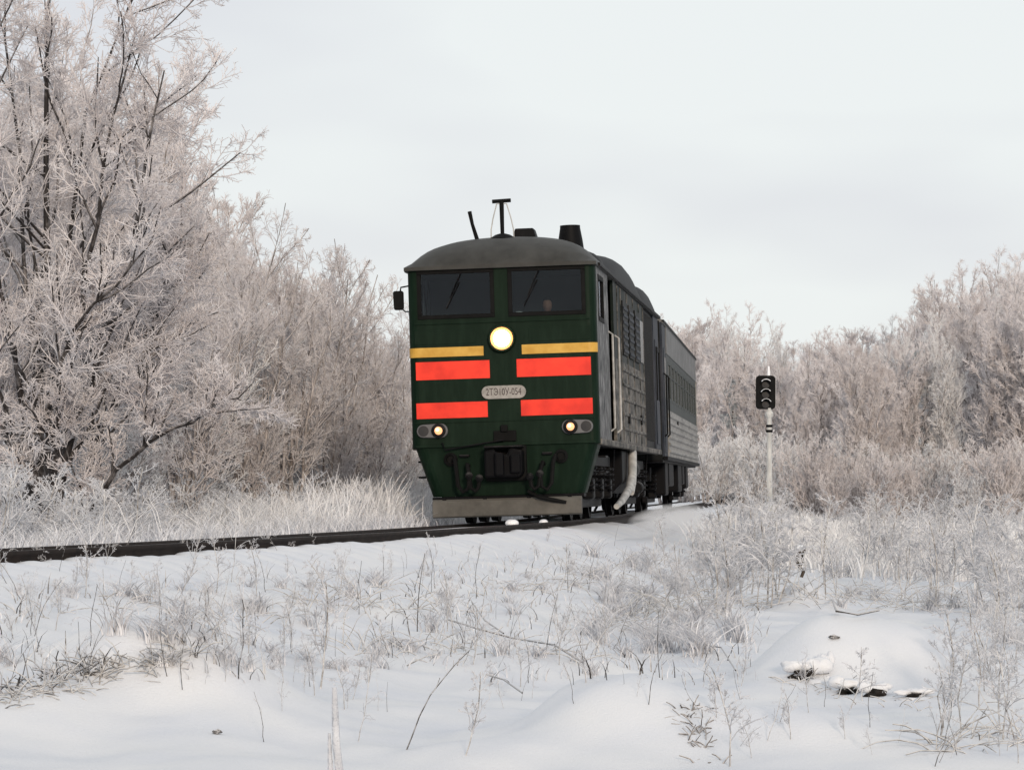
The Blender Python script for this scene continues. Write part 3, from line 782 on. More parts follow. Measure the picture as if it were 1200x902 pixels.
roof_loft('roof', [(0.0, 1.53, 4.05, 0.30), (CL, 1.53, 4.05, 0.30)], M['carroof'], car)
bogie(car, 3.4, (-1.2, 1.2), 0.475, 1.02, 1.05)
bogie(car, 16.8, (-1.2, 1.2), 0.475, 1.02, 1.05)
MB().box(-1.2, 1.2, CL-2.2, CL-0.2, 0.55, 1.08).build('underframe_box', M['iron'], car, bevel=0.05)

# ---------------------------------------------------------------- driver behind the right windscreen
def local(root, p): return root.matrix_world @ Vector(p)
bpy.context.view_layer.update()
drv = empty('person', local(loco, (0.60, 1.42, 2.74)), loco.rotation_euler)
tag(drv, 'person in a blue jacket seated behind the right windscreen of the locomotive', 'person')
def skin_mesh(name, verts, edges, radii, mat, parent, sub=2):
    me = bpy.data.meshes.new(name); me.from_pydata(verts, edges, []); me.materials.append(mat)
    o = link_mesh(name, me, None, parent)
    s_ = o.modifiers.new("skin", 'SKIN'); s_.use_smooth_shade = True
    if not me.skin_vertices: 
        bm = bmesh.new(); bm.from_mesh(me); bm.verts.layers.skin.verify(); bm.to_mesh(me); bm.free()
    for i, r in enumerate(radii):
        me.skin_vertices[0].data[i].radius = (r, r) if not isinstance(r, tuple) else r
    me.skin_vertices[0].data[0].use_root = True
    m = o.modifiers.new("sub", 'SUBSURF'); m.levels = sub; m.render_levels = sub
    return o
jv = [(0,0.05,0.10),(0,0.04,0.28),(0,0.02,0.45),(0,0.02,0.56),
      (0.19,0.02,0.53),(0.24,-0.06,0.30),(0.17,-0.30,0.30),(-0.19,0.02,0.53),(-0.24,-0.06,0.30),(-0.17,-0.30,0.30)]
je = [(0,1),(1,2),(2,3),(2,4),(4,5),(5,6),(2,7),(7,8),(8,9)]
skin_mesh('jacket', jv, je, [(0.17,0.13),(0.16,0.12),(0.17,0.12),0.065,0.075,0.058,0.045,0.075,0.058,0.045], M['jacket'], drv)
tv = [(0,0.05,0.08),(0.10,0.0,0.07),(0.12,-0.40,0.08),(0.12,-0.42,-0.36),(0.12,-0.55,-0.40),(-0.10,0.0,0.07),(-0.12,-0.40,0.08),(-0.12,-0.42,-0.36),(-0.12,-0.55,-0.40)]
skin_mesh('trousers', tv, [(0,1),(1,2),(2,3),(3,4),(0,5),(5,6),(6,7),(7,8)], [0.14,0.09,0.07,0.05,0.045,0.09,0.07,0.05,0.045], M['trousers'], drv)
hd = bmesh.new()
bmesh.ops.create_uvsphere(hd, u_segments=24, v_segments=18, radius=1.0)
for v in hd.verts:
    x, y, z = v.co
    k = 1.0 if z > 0 else 1.0 - 0.30*(-z)**1.5
    v.co = Vector((x*0.078*k, y*0.098*(k*0.5+0.5), z*0.118))
    if y < -0.8 and abs(x) < 0.25 and -0.35 < z < 0.1: v.co.y -= 0.022      # nose
    if y < -0.6 and 0.15 < abs(x) < 0.6 and 0.02 < z < 0.3: v.co.y += 0.010   # eye sockets
    if y < -0.8 and abs(x) < 0.3 and -0.62 < z < -0.5: v.co.y += 0.006        # mouth
hm = bpy.data.meshes.new('head'); hd.to_mesh(hm); hd.free()
ho = link_mesh('head', hm, M['skin'], drv, smooth=True); ho.location = (0, -0.02, 0.76)
MB().tube([(0, 0.02, 0.55), (0, 0.0, 0.68)], 0.052, 12).build('neck', M['skin'], drv, smooth=True)
hh = bmesh.new(); bmesh.ops.create_uvsphere(hh, u_segments=20, v_segments=14, radius=1.0)
for v in list(hh.verts):
    x, y, z = v.co
    if z < -0.1 or (y < -0.55 and z < 0.55): hh.verts.remove(v)
    else: v.co = Vector((x*0.086, y*0.106, z*0.126))
hm2 = bpy.data.meshes.new('hair'); hh.to_mesh(hm2); hh.free()
h2 = link_mesh('hair', hm2, M['hair'], drv, smooth=True); h2.location = (0, -0.015, 0.765)
for sg in (1, -1):
    hv = [(0, 0, 0), (0, -0.05, 0.0), (0.0, -0.09, 0.0)]; he = [(0,1),(1,2)]; hr = [0.026, 0.036, 0.030]
    for k, dx in enumerate((-0.03, -0.01, 0.01, 0.03)):
        b0 = len(hv); L_ = (0.05, 0.062, 0.058, 0.045)[k]
        hv += [(dx, -0.105, 0.004), (dx*1.1, -0.105-L_*0.55, -0.004), (dx*1.1, -0.105-L_*0.8, -0.03)]
        he += [(2, b0), (b0, b0+1), (b0+1, b0+2)]; hr += [0.011, 0.009, 0.008]
    b0 = len(hv); hv += [(-sg*0.04, -0.045, -0.004), (-sg*0.058, -0.08, -0.014)]; he += [(1, b0), (b0, b0+1)]; hr += [0.012, 0.009]
    hobj = skin_mesh('hand', hv, he, hr, M['skin'], drv, 1); hobj.location = (sg*0.17, -0.32, 0.30)
fol = MB().box(-0.13, 0.13, -0.01, 0.01, 0, 0.10).build('folder', M['folder'], None, bevel=0.004)
fol.location = local(loco, (0.56, 0.30, 3.225)); fol.rotation_euler = (R(-25), 0, -YAW)
tag(fol, 'light blue folder propped on the cab desk behind the right windscreen', 'folder')
cpb = MB().lathe([(0.05, 0), (0.055, 0.13), (0.048, 0.13), (0.044, 0.01)], (0, 0, 0), 'z', 14).build('cup', M['paper'], None, smooth=True)
cpb.location = local(loco, (0.25, 0.28, 3.222)); tag(cpb, 'white cup on the cab desk at the left of the right windscreen', 'cup')

# ---------------------------------------------------------------- light signal
sx0, sy0 = 8.15, 100.0
sz0 = float(ground_z(sx0, sy0))
sig = empty('railway_signal', (sx0, sy0, sz0))
tag(sig, 'black three lens railway signal on a tall grey mast beside the track', 'signal')
def zrow(py): return CAM_Z - (py - HOR) * sy0 / FPX - sz0
MB().lathe([(0.10, -0.2), (0.10, zrow(560)), (0.088, zrow(558)), (0.076, zrow(478))], (0, 0, 0), 'z', 14).build('mast', M['mast'], sig, smooth=True)
for py in (499, 505):
    MB().lathe([(0.10, -0.04), (0.11, -0.03), (0.11, 0.03), (0.10, 0.04)], (0, 0, zrow(py)), 'z', 14).build('mast_collar', M['iron'], sig)
MB().lathe([(0.08, 0.0), (0.13, 0.08), (0.13, 0.18), (0.08, 0.24)], (0, 0, zrow(490)), 'z', 14).build('mast_cap', M['mast'], sig, smooth=True)
MB().box(-0.2, 0.2, -0.2, 0.2, -0.2, 0.25).build('mast_foot', M['mast'], sig, bevel=0.03)
zb, zt = zrow(479.5), zrow(440)
poly = arc_pts(0.19, zt-0.12, 0.12, 0, 90, 4) + arc_pts(-0.19, zt-0.12, 0.12, 90, 180, 4) + arc_pts(-0.19, zb+0.12, 0.12, 180, 270, 4) + arc_pts(0.19, zb+0.12, 0.12, 270, 360, 4)
poly = [(x-0.12, z) for x, z in poly]
head = MB().prism(poly, -0.06, 0.02).build('signal_head', M['black'], sig, bevel=0.01)
MB().box(-0.30, 0.06, 0.02, 0.22, zb+0.1, zt-0.1).build('lamp_case', M['black'], head, bevel=0.03)
MB().tube([(-0.02, 0, zt-0.02), (-0.02, 0, zt+0.30)], [0.05, 0.03], 8).build('finial', M['snowcap'], sig)
for k, py in enumerate((452, 463.5, 475)):
    zc = zrow(py) + 0.03
    MB().lathe([(0.115, -0.06), (0.115, -0.075), (0.02, -0.085)], (-0.12, 0, zc), 'y', 18).build('lens', M['lens_off'], head)
    pts = arc_pts(0, 0, 0.16, 15, 165, 8); pin = arc_pts(0, 0, 0.135, 165, 15, 8)
    hd_ = MB().prism([(x-0.12, z+zc) for x, z in pts + pin], -0.30, -0.06).build('lens_hood', M['black'], head)
    pts = arc_pts(0, 0, 0.184, 40 - 12*(k == 2), 140 + 14*(k == 1), 8); pin = arc_pts(0, 0, 0.162, 145, 36, 8)
    MB().prism([(x-0.12, z+zc) for x, z in pts + pin], -0.31, -0.07).build('snow_cap', M['snowcap'], head, bevel=0.012)

# ---------------------------------------------------------------- growing things
def unit(v): return v / np.maximum(np.linalg.norm(v, axis=-1, keepdims=True), 1e-9)
def tubes(P, Rr, S):
    N, K, _ = P.shape
    T = unit(np.gradient(P, axis=1))
    m = unit(P[:, -1] - P[:, 0]); ref = np.where(np.abs(m[:, 2:3]) < 0.8, np.array([[0., 0, 1]]), np.array([[1., 0.3, 0]]))
    U = unit(np.cross(T, ref[:, None, :])); W = np.cross(T, U)
    a = np.arange(S) * 2*np.pi/S
    V = P[:, :, None, :] + Rr[:, :, None, None] * (U[:, :, None, :]*np.cos(a)[None, None, :, None] + W[:, :, None, :]*np.sin(a)[None, None, :, None])
    id_ = np.arange(N*K*S).reshape(N, K, S); j = np.roll(id_, -1, 2)
    F = np.stack([id_[:, :-1], j[:, :-1], j[:, 1:], id_[:, 1:]], -1).reshape(-1, 4)
    return V.reshape(-1, 3), F
def join(parts):
    Vs, Fs, n = [], [], 0
    for V, F in parts:
        Vs.append(V); Fs.append(F + n); n += len(V)
    return np.concatenate(Vs), np.concatenate(Fs)
def sprout(g, P, Rr, n, t0, t1, ang, ratio, K, r0, r1, up=0.1, wob=0.12, keep=1.0, lmin=0.0, taper=0.55):
    N, Kp, _ = P.shape
    idx = np.repeat(np.arange(N), n)
    if keep < 1: idx = idx[g.random(len(idx)) < keep]
    m = len(idx); t = t0 + (t1-t0)*g.random(m)
    f = t*(Kp-1); i0 = np.minimum(f.astype(int), Kp-2); fr = (f - i0)[:, None]
    A = P[idx, i0]; B = P[idx, i0+1]; p = A + (B-A)*fr; T = unit(B - A)
    q = unit(g.normal(size=(m, 3))); q = unit(q - T*(q*T).sum(-1, keepdims=True))
    a = np.radians(ang[0] + (ang[1]-ang[0])*g.random(m))[:, None]
    d = T*np.cos(a) + q*np.sin(a)
    Lp = np.linalg.norm(np.diff(P, axis=1), axis=-1).sum(1)[idx]
    L = np.maximum(Lp*ratio*(1 - taper*t)*(0.55 + 0.75*g.random(m)), lmin)
    out = [p]; st = (L/(K-1))[:, None]
    for k in range(K-1):
        d = unit(d + np.array([0, 0, up])/(K-1) + g.normal(size=(m, 3))*wob)
        p = p + d*st; out.append(p)
    rp = Rr[idx, i0]*(1-fr[:, 0]) + Rr[idx, i0+1]*fr[:, 0]
    ra = np.minimum(rp*0.75, r0); Q = np.stack(out, 1)
    rr = ra[:, None] + (np.minimum(r1, ra)[:, None] - ra[:, None])*np.linspace(0, 1, K)[None]
    return Q, rr
def stem(pts, r0, r1, K=10, jit=0.0, g=rng):
    pts = np.array(pts, float); s_ = np.concatenate([[0], np.cumsum(np.linalg.norm(np.diff(pts, axis=0), axis=1))])
    q = np.linspace(0, s_[-1], K); P = np.stack([np.interp(q, s_, pts[:, i]) for i in range(3)], -1)
    P[1:] += g.normal(size=(K-1, 3))*jit
    return P, np.linspace(r0, r1, K)
def make_tree(name, stems, levels, bark, twig, nbark=1):
    """stems: (P,R) lists; levels: sprout() settings; first nbark levels go into the trunk mesh, the rest are the crown"""
    g = np.random.default_rng(abs(hash(name)) % 1000 if False else sum(map(ord, name)))
    P = np.stack([s_[0] for s_ in stems]); Rr = np.stack([s_[1] for s_ in stems])
    wood = [tubes(P, Rr, 7)]; crown = []
    for li, lv in enumerate(levels):
        src = [(P, Rr)]
        P, Rr = sprout(g, P, Rr, **lv)
        (wood if li < nbark else crown).append(tubes(P, Rr, 4 if li < nbark else 3))
    wm = np_mesh(name + '_trunk', *join(wood)); cm = np_mesh(name + '_crown', *join(crown))
    wm.materials.append(bark); cm.materials.append(twig)
    wm.polygons.foreach_set("use_smooth", np.ones(len(wm.polygons), dtype=bool))
    return wm, cm
def put(name, meshes, loc, rz=0.0, sc=1.0, label=None, cat='tree', group=None, parts=('trunk', 'crown'), sz=None, mat=None):
    o = empty(name, loc, (0, 0, rz)); o.scale = (sc, sc, sz or sc)
    for nm, me in zip(parts, meshes):
        if me is not None:
            c_ = bpy.data.objects.new(nm, me); col.objects.link(c_); c_.parent = o
            if mat and nm == 'crown': c_.material_slots[0].link = 'OBJECT'; c_.material_slots[0].material = M[mat]
    return tag(o, label, cat, group)

# --- the two big trees at the left edge, stems laid out by hand
def pxs(pts, Z, base):
    out = []
    for i, (px, py, dz) in enumerate(pts):
        x, y, z = at_row(px, py, Z + dz); out.append((x - base[0], y - base[1], z - base[2]))
    return out
ZA = 44.0
bA = at_row(45, 590, ZA); bA = (bA[0], bA[1], float(ground_z(bA[0], bA[1])) - 0.1)
foot = 640
sA = [([(50, foot, 0), (47, 500, 0), (42, 400, .3), (54, 300, .5), (52, 200, .5), (58, 100, .4), (62, 0, .2), (66, -110, 0)], .080, .014),
      ([(40, foot, 0), (30, 480, -.4), (10, 380, -.8), (-12, 270, -1.2), (-20, 120, -1.3), (-30, -40, -1.5)], .062, .012),
      ([(52, foot, 0), (62, 420, .5), (78, 290, .9), (92, 180, 1.0), (118, 80, 1.1), (170, -40, 1.2)], .058, .010),
      ([(45, foot, 0), (72, 480, -.6), (100, 340, -1.2), (112, 230, -1.5), (140, 110, -1.8), (160, 30, -2.0)], .06, .010),
      ([(44, foot, 0), (20, 540, .6), (-30, 450, 1.2), (-90, 330, 1.6), (-130, 200, 1.8)], .052, .010),
      ([(50, foot, 0), (28, 300, 1.0), (20, 160, 1.4), (5, 20, 1.6), (0, -90, 1.7)], .046, .010)]
stA = [stem(pxs(p, ZA, bA), a, b_, 12, 0.03) for p, a, b_ in sA]
LV_BIG = [dict(n=16, t0=.12, t1=.98, ang=(22, 55), ratio=.36, K=7, r0=.024, r1=.008, up=.35, wob=.10),
          dict(n=10, t0=.15, t1=1.0, ang=(20, 65), ratio=.55, K=5, r0=.011, r1=.0065, up=.15, wob=.13),
          dict(n=9, t0=.08, t1=1.0, ang=(20, 70), ratio=.58, K=4, r0=.0075, r1=.0055, up=.02, wob=.16),
          dict(n=3, t0=.1, t1=1.0, ang=(25, 70), ratio=.55, K=3, r0=.0065, r1=.0048, up=0, wob=.18, lmin=.06)]
mA = make_tree('bigA', stA, LV_BIG, M['bark'], M['twig'])
put('tall_tree', mA, bA, label='tallest bare frosted tree with dark upright stems at the left edge')
ZB = 42.0
bB = at_row(72, 590, ZB); bB = (bB[0], bB[1], float(ground_z(bB[0], bB[1])) - 0.1)
sB = [([(62, foot, 0), (88, 490, 0), (112, 415, .1), (132, 340, .2), (158, 268, .3), (166, 215, .3), (178, 150, .3), (196, 85, .4)], .072, .010),
      ([(60, foot, 0), (66, 520, -.3), (70, 410, -.8), (100, 365, -1.0), (135, 330, -1.2), (180, 280, -1.5)], .05, .010),
      ([(75, foot, 0), (110, 520, .4), (165, 430, .8), (195, 340, 1.2), (215, 260, 1.5)], .05, .010),
      ([(58, foot, 0), (25, 520, -.4), (-15, 440, -.7), (-50, 330, -1.0)], .05, .010),
      ([(80, foot, 0), (140, 545, -.5), (215, 495, -.9), (300, 450, -1.2)], .042, .008),
      ([(78, foot, 0), (120, 480, .9), (180, 390, 1.6), (215, 310, 2.1)], .045, .010)]
stB = [stem(pxs(p, ZB, bB), a, b_, 12, 0.025) for p, a, b_ in sB]
mB = make_tree('bigB', stB, LV_BIG, M['bark'], M['twig'])
put('tall_tree', mB, bB, label='leaning bare frosted tree with one long dark slanting stem at left')

# --- shrubs and forest trees: a few grown shapes, copied
def multi_stems(g, n, h, spread, r0, r1, K=9, lean=0.25):
    out = []
    for i in range(n):
        a = 2*math.pi*(i + g.random())/n; rad = spread*(0.35 + 0.65*g.random()); hh = h*(0.72 + 0.28*g.random())
        b0 = np.array([math.cos(a), math.sin(a), 0])*0.18*g.random()
        pts = [b0, b0 + np.array([math.cos(a)*rad*lean, math.sin(a)*rad*lean, hh*0.35]), b0 + np.array([math.cos(a)*rad*0.65, math.sin(a)*rad*0.65, hh*0.72]), b0 + np.array([math.cos(a)*rad, math.sin(a)*rad, hh])]
        out.append(stem(pts, r0*(0.7+0.5*g.random()), r1, K, h*0.012, g))
    return out
g = np.random.default_rng(5)
LV_SH = [dict(n=11, t0=.10, t1=.98, ang=(18, 50), ratio=.42, K=6, r0=.020, r1=.008, up=.45, wob=.10),
         dict(n=8, t0=.15, t1=1.0, ang=(18, 55), ratio=.50, K=5, r0=.012, r1=.007, up=.25, wob=.13),
         dict(n=7, t0=.1, t1=1.0, ang=(20, 60), ratio=.55, K=4, r0=.0105, r1=.0075, up=.1, wob=.16),
         dict(n=2, t0=.1, t1=1.0, ang=(25, 65), ratio=.50, K=3, r0=.0095, r1=.007, up=0, wob=.18, lmin=.08)]
shrubs = [make_tree('shrub%d' % i, multi_stems(g, 8, 5.6, sp, .045, .010), LV_SH, M['barkpale'], M['twig']) for i, sp in enumerate((1.5, 1.9))]
LV_FO = [dict(n=26, t0=.16, t1=.99, ang=(22, 52), ratio=.34, K=6, r0=.035, r1=.012, up=.55, wob=.09),
         dict(n=9, t0=.15, t1=1.0, ang=(20, 55), ratio=.45, K=4, r0=.016, r1=.010, up=.35, wob=.12),
         dict(n=8, t0=.1, t1=1.0, ang=(20, 55), ratio=.50, K=3, r0=.013, r1=.009, up=.2, wob=.14, lmin=.12),
         dict(n=2, t0=.1, t1=1.0, ang=(20, 60), ratio=.55, K=3, r0=.010, r1=.008, up=.1, wob=.14, lmin=.12)]
forest = []
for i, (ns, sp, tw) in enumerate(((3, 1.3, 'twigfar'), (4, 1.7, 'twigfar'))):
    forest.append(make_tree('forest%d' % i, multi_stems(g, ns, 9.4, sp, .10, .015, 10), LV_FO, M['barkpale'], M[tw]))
LV_BU = [dict(n=8, t0=.1, t1=.98, ang=(15, 45), ratio=.45, K=5, r0=.016, r1=.009, up=.4, wob=.10),
         dict(n=7, t0=.1, t1=1.0, ang=(18, 50), ratio=.5, K=4, r0=.012, r1=.008, up=.3, wob=.13),
         dict(n=6, t0=.1, t1=1.0, ang=(20, 55), ratio=.5, K=3, r0=.010, r1=.008, up=.1, wob=.15, lmin=.06)]
bushes = [make_tree('bush%d' % i, multi_stems(g, 12, 2.6, 1.0, .020, .008, 7), LV_BU, M['barkpale'], M[tw]) for i, tw in enumerate(('twigbrown', 'twigwhite'))]
# spruce: whorls of drooping boughs carrying frosted sprays
def make_spruce(name, h):
    g = np.random.default_rng(31)
    P, Rr = stem([(0, 0, 0), (0.05, 0, h*0.5), (0, 0.04, h)], 0.13, 0.015, 10, 0.01, g)
    P = P[None]; Rr = Rr[None]
    n = 150; t = np.sort(g.random(n))**0.9*0.93 + 0.05
    z = t*h; a = g.random(n)*2*np.pi; L = (1-t)**0.8*h*0.21*(0.7+0.5*g.random(n)) + 0.15
    q = []
    for k in range(6):
        s_ = k/5; q.append(np.stack([np.cos(a)*L*s_, np.sin(a)*L*s_, z + L*(0.10*s_ - 0.42*s_*s_ + 0.18*s_**3)], -1))
    B = np.stack(q, 1); BR = np.full((n, 6), 0.014)
    C, CR = sprout(g, B, BR, 14, .1, 1.0, (35, 65), .32, 4, .016, .010, up=-.25, wob=.08)
    D, DR = sprout(g, C, CR, 5, .05, 1.0, (25, 60), .42, 3, .018, .012, up=-.35, wob=.12, lmin=.07)
    wm = np_mesh(name + '_trunk', *tubes(P, Rr, 7)); cm = np_mesh(name + '_crown', *join([tubes(B, BR, 4), tubes(C, CR, 3), tubes(D, DR, 3)]))
    wm.materials.append(M['bark']); cm.materials.append(M['needle'])
    return wm, cm
spruce = make_spruce('spruce', 8.5)

def on_ground(px, Z): 
    x = (px - 600)*Z/FPX; return (x, Z, float(ground_z(x, Z)) - 0.08)
def hfor(top, Z, loc): return CAM_Z - (top - HOR)*Z/FPX - loc[2]
prnd = random.Random(4)
# left thicket: px, depth, row of the top
LT = [(215, 50, 300), (285, 56, 318), (335, 60, 305), (380, 66, 316), (420, 72, 352), (462, 80, 402), (300, 74, 292), (352, 80, 306), (404, 90, 335), (440, 98, 372), (150, 60, 230), (240, 66, 275), (90, 58, 160), (20, 56, 120), (495, 104, 400), (190, 78, 240), (60, 80, 190), (-40, 52, 150), (130, 48, 330), (480, 118, 398), (260, 90, 270), (530, 128, 400), (5, 72, 110), (-70, 66, 140), (165, 62, 120), (140, 70, 80), (110, 76, 60), (215, 74, 235), (315, 110, 304), (372, 118, 330), (270, 120, 285), (150, 100, 170), (60, 112, 140)]
for i, (px, Z, top) in enumerate(LT):
    loc = on_ground(px, Z); me = shrubs[i % 2]; h = hfor(top, Z, loc)
    s_ = h/5.75
    if h > 6.6:
        put('frosted_tree', forest[i % 2], loc, prnd.random()*6.28, h/9.3, 'bare frosted tree standing behind the two tall trees at left' if px < 180 else 'bare frosted tree between the tall left trees and the train', 'tree', 'trees of the left thicket', sz=h/9.3)
    else:
        put('frosted_shrub', me, loc, prnd.random()*6.28, max(0.6, s_*0.9), ('many-stemmed frosted shrub beside the tall left trees' if px < 340 else 'many-stemmed frosted shrub just left of the locomotive'), 'shrub', 'shrubs of the left thicket', sz=s_)
# right wood: outline of the tree tops
TOPX = [640, 700, 760, 800, 850, 900, 925, 950, 1000, 1050, 1080, 1120, 1180, 1240, 1320]
TOPY = [385, 382, 382, 376, 366, 384, 400, 392, 390, 384, 364, 336, 310, 318, 318]
WOOD = 'trees of the wood behind the signal'
rows = [(185, 19, 700, 1300, 0.0), (165, 24, 760, 1300, -6), (148, 22, 800, 1290, -20), (130, 14, 985, 1290, -30)]
for (Z, n, a, b_, dy) in rows:
    for k in range(n):
        px = a + (b_ - a)*(k + 0.15 + 0.7*prnd.random())/n; Zk = Z + prnd.uniform(-7, 7)
        top = np.interp(px, TOPX, TOPY) + prnd.uniform(4, 26) - dy*prnd.random()*1.8
        if Z == 185: top = np.interp(px, TOPX, TOPY) + prnd.uniform(2, 16)
        loc = on_ground(px, Zk); h = hfor(top, Zk, loc); kind = prnd.choice((0, 1, 0, 1, 2, 3))
        lab = {0: 'bare frosted tree in the pinkish wood behind the signal', 1: 'bare frosted tree in the pinkish wood behind the signal', 2: 'whiter frosted tree in the wood behind the signal', 3: 'browner bare tree in the wood behind the signal'}[kind]
        lab += (' between carriage and signal' if px < 900 else ' to its right' if px < 1080 else ' near the right edge')
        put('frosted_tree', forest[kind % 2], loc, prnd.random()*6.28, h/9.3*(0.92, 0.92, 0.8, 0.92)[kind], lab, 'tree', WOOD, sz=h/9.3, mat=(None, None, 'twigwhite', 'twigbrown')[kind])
for (px, Z, top, lab) in ((1072, 138, 405, 'blue grey frosted spruce in the right wood'), (858, 146, 440, 'blue grey frosted spruce just right of the carriage'), (915, 150, 440, 'blue grey frosted spruce behind the signal head')):
    loc = on_ground(px, Z); put('spruce_tree', spruce, loc, prnd.random()*6, hfor(top, Z, loc)/8.5, lab, 'tree')
# brown bushes along the foot of the wood
for k in range(44):
    px = 800 + 500*(k + 0.8*prnd.random())/44; Z = prnd.uniform(112, 128) if px > 930 else prnd.uniform(118, 140)
    loc = on_ground(px, Z); kind = 0 if px > 930 and prnd.random() < 0.75 else 1
    put('frosted_bush', bushes[kind], loc, prnd.random()*6.28, prnd.uniform(0.7, 1.25), ('brown twiggy bush at the foot of the right wood', 'white frosted bush at the foot of the right wood')[kind], 'bush', 'bushes along the foot of the wood')
for k in range(44):
    px = 215 + 330*(k + 0.8*prnd.random())/44; Z = 54 + (px-215)/330*45 + prnd.uniform(-3, 8)
    loc = on_ground(px, Z)
    put('frosted_bush', bushes[1], loc, prnd.random()*6.28, prnd.uniform(0.9, 1.4), 'high frosted bush filling the thicket left of the train', 'bush', 'high bushes of the left thicket')
for k in range(16):
    px = 110 + 400*(k + 0.8*prnd.random())/16; Z = 44 + (px-110)/400*42 + prnd.uniform(-2, 3)
    loc = on_ground(px, Z)
    put('frosted_bush', bushes[1], loc, prnd.random()*6.28, prnd.uniform(0.5, 0.85), 'low frosted bush along the left side of the track', 'bush', 'low bushes left of the track')

# --- grass and weeds
def blades(g, X, Y, Zg, H, wd, lean, K=4):
    n = len(X); a = g.random(n)*2*np.pi; ln = lean*(0.3 + g.random(n))*H
    s_ = np.linspace(0, 1, K)[None]
    px = X[:, None] + np.cos(a)[:, None]*ln[:, None]*s_**2; py = Y[:, None] + np.sin(a)[:, None]*ln[:, None]*s_**2
    pz = Zg[:, None] + H[:, None]*(s_ - 0.25*lean*s_**3)
    b_ = g.random(n)*np.pi; wv = wd[:, None]*(1 - 0.75*s_**1.5)*0.5
    V1 = np.stack([px - np.cos(b_)[:, None]*wv, py - np.sin(b_)[:, None]*wv, pz], -1)
    V2 = np.stack([px + np.cos(b_)[:, None]*wv, py + np.sin(b_)[:, None]*wv, pz], -1)
    V = np.stack([V1, V2], 2); id_ = np.arange(n*K*2).reshape(n, K, 2)
    F = np.stack([id_[:, :-1, 0], id_[:, :-1, 1], id_[:, 1:, 1], id_[:, 1:, 0]], -1).reshape(-1, 4)
    return V.reshape(-1, 3), F
def clump_cloud(g, n, fx, cl=0.35):
    """n points gathered into clumps; fx(u) gives (X,Y) arrays of n clump seeds"""
    X, Y = fx(n); k = max(1, n//9); ci = g.integers(0, k, n)
    return X[ci] + g.normal(size=n)*cl*0.4, Y[ci] + g.normal(size=n)*cl*0.6
# tall frosted grass left of the track
def left_strip(n):
    Y = 26 + 62*g.random(n)**1.25; d = -(2.1 + 5.5*g.random(n)**1.3); a = np.radians(heading(Y))
    return track_x(Y) + d*np.cos(a), Y - d*np.sin(a)
X, Y = clump_cloud(g, 34000, left_strip, 0.5)
H = (0.30 + 0.42*g.random(len(X)))*(0.45 + 1.3*vnoise(X*0.9, Y*0.6, 2))
V, F = blades(g, X, Y, ground_z(X, Y) - 0.03, H, 0.010 + 0.010*g.random(len(X)), 0.75)
tag(link_mesh('frosted_grass', np_mesh('frosted_grass', V, F), M['grassw']), 'tall frost-whitened grass along the far side of the rails', 'grass', kind='stuff')
# field grass to the right
def right_field(n):
    Y = 52 + 78*g.random(n)**1.1; px = 790 + 430*g.random(n); return (px - 600)*Y/FPX, Y
X, Y = clump_cloud(g, 26000, right_field, 0.9)
ok = track_d(X, Y) > 2.6; X, Y = X[ok], Y[ok]
H = (0.25 + 0.40*g.random(len(X)))*(0.6 + 0.8*vnoise(X*0.5, Y*0.3, 6))
H = H*np.where((np.abs(600 + X/Y*FPX - 903) < 14) & (Y < 101) & (Y > 62), 0.3, 1.0)
V, F = blades(g, X, Y, ground_z(X, Y) - 0.03, H, 0.016 + 0.018*g.random(len(X)), 0.5)
tag(link_mesh('field_grass', np_mesh('field_grass', V, F), M['grassw']), 'frost-whitened grass covering the ground around the signal', 'grass', kind='stuff')

def rail_tufts(n):
    Y = 27 + 25*g.random(n); d = -(1.35 + 0.75*g.random(n)); a = np.radians(heading(Y))
    return track_x(Y) + d*np.cos(a), Y - d*np.sin(a)
def dust_bank(n):
    Y = 46 + 26*g.random(n); d = -(2.0 + 2.6*g.random(n)); a = np.radians(heading(Y))
    return track_x(Y) + d*np.cos(a), Y - d*np.sin(a)
X, Y = clump_cloud(g, 14000, dust_bank, 0.5)
H = (0.45 + 0.60*g.random(len(X)))*(0.6 + 0.9*vnoise(X*0.8, Y*0.5, 17))
V, F = blades(g, X, Y, ground_z(X, Y) - 0.03, H, 0.010 + 0.008*g.random(len(X)), 0.35)
tag(link_mesh('hoary_grass', np_mesh('hoary_grass', V, F), M['twigwhite']), 'fine bluish white hoar-frosted grass beside the left of the locomotive', 'grass', kind='stuff')
X, Y = clump_cloud(g, 5000, rail_tufts, 0.35)
H = 0.15 + 0.35*g.random(len(X))
V, F = blades(g, X, Y, ground_z(X, Y) - 0.03, H, 0.010 + 0.010*g.random(len(X)), 0.7)
tag(link_mesh('verge_grass', np_mesh('verge_grass', V, F), M['weedw']), 'short white frosted grass tufts right behind the rails', 'grass', kind='stuff')
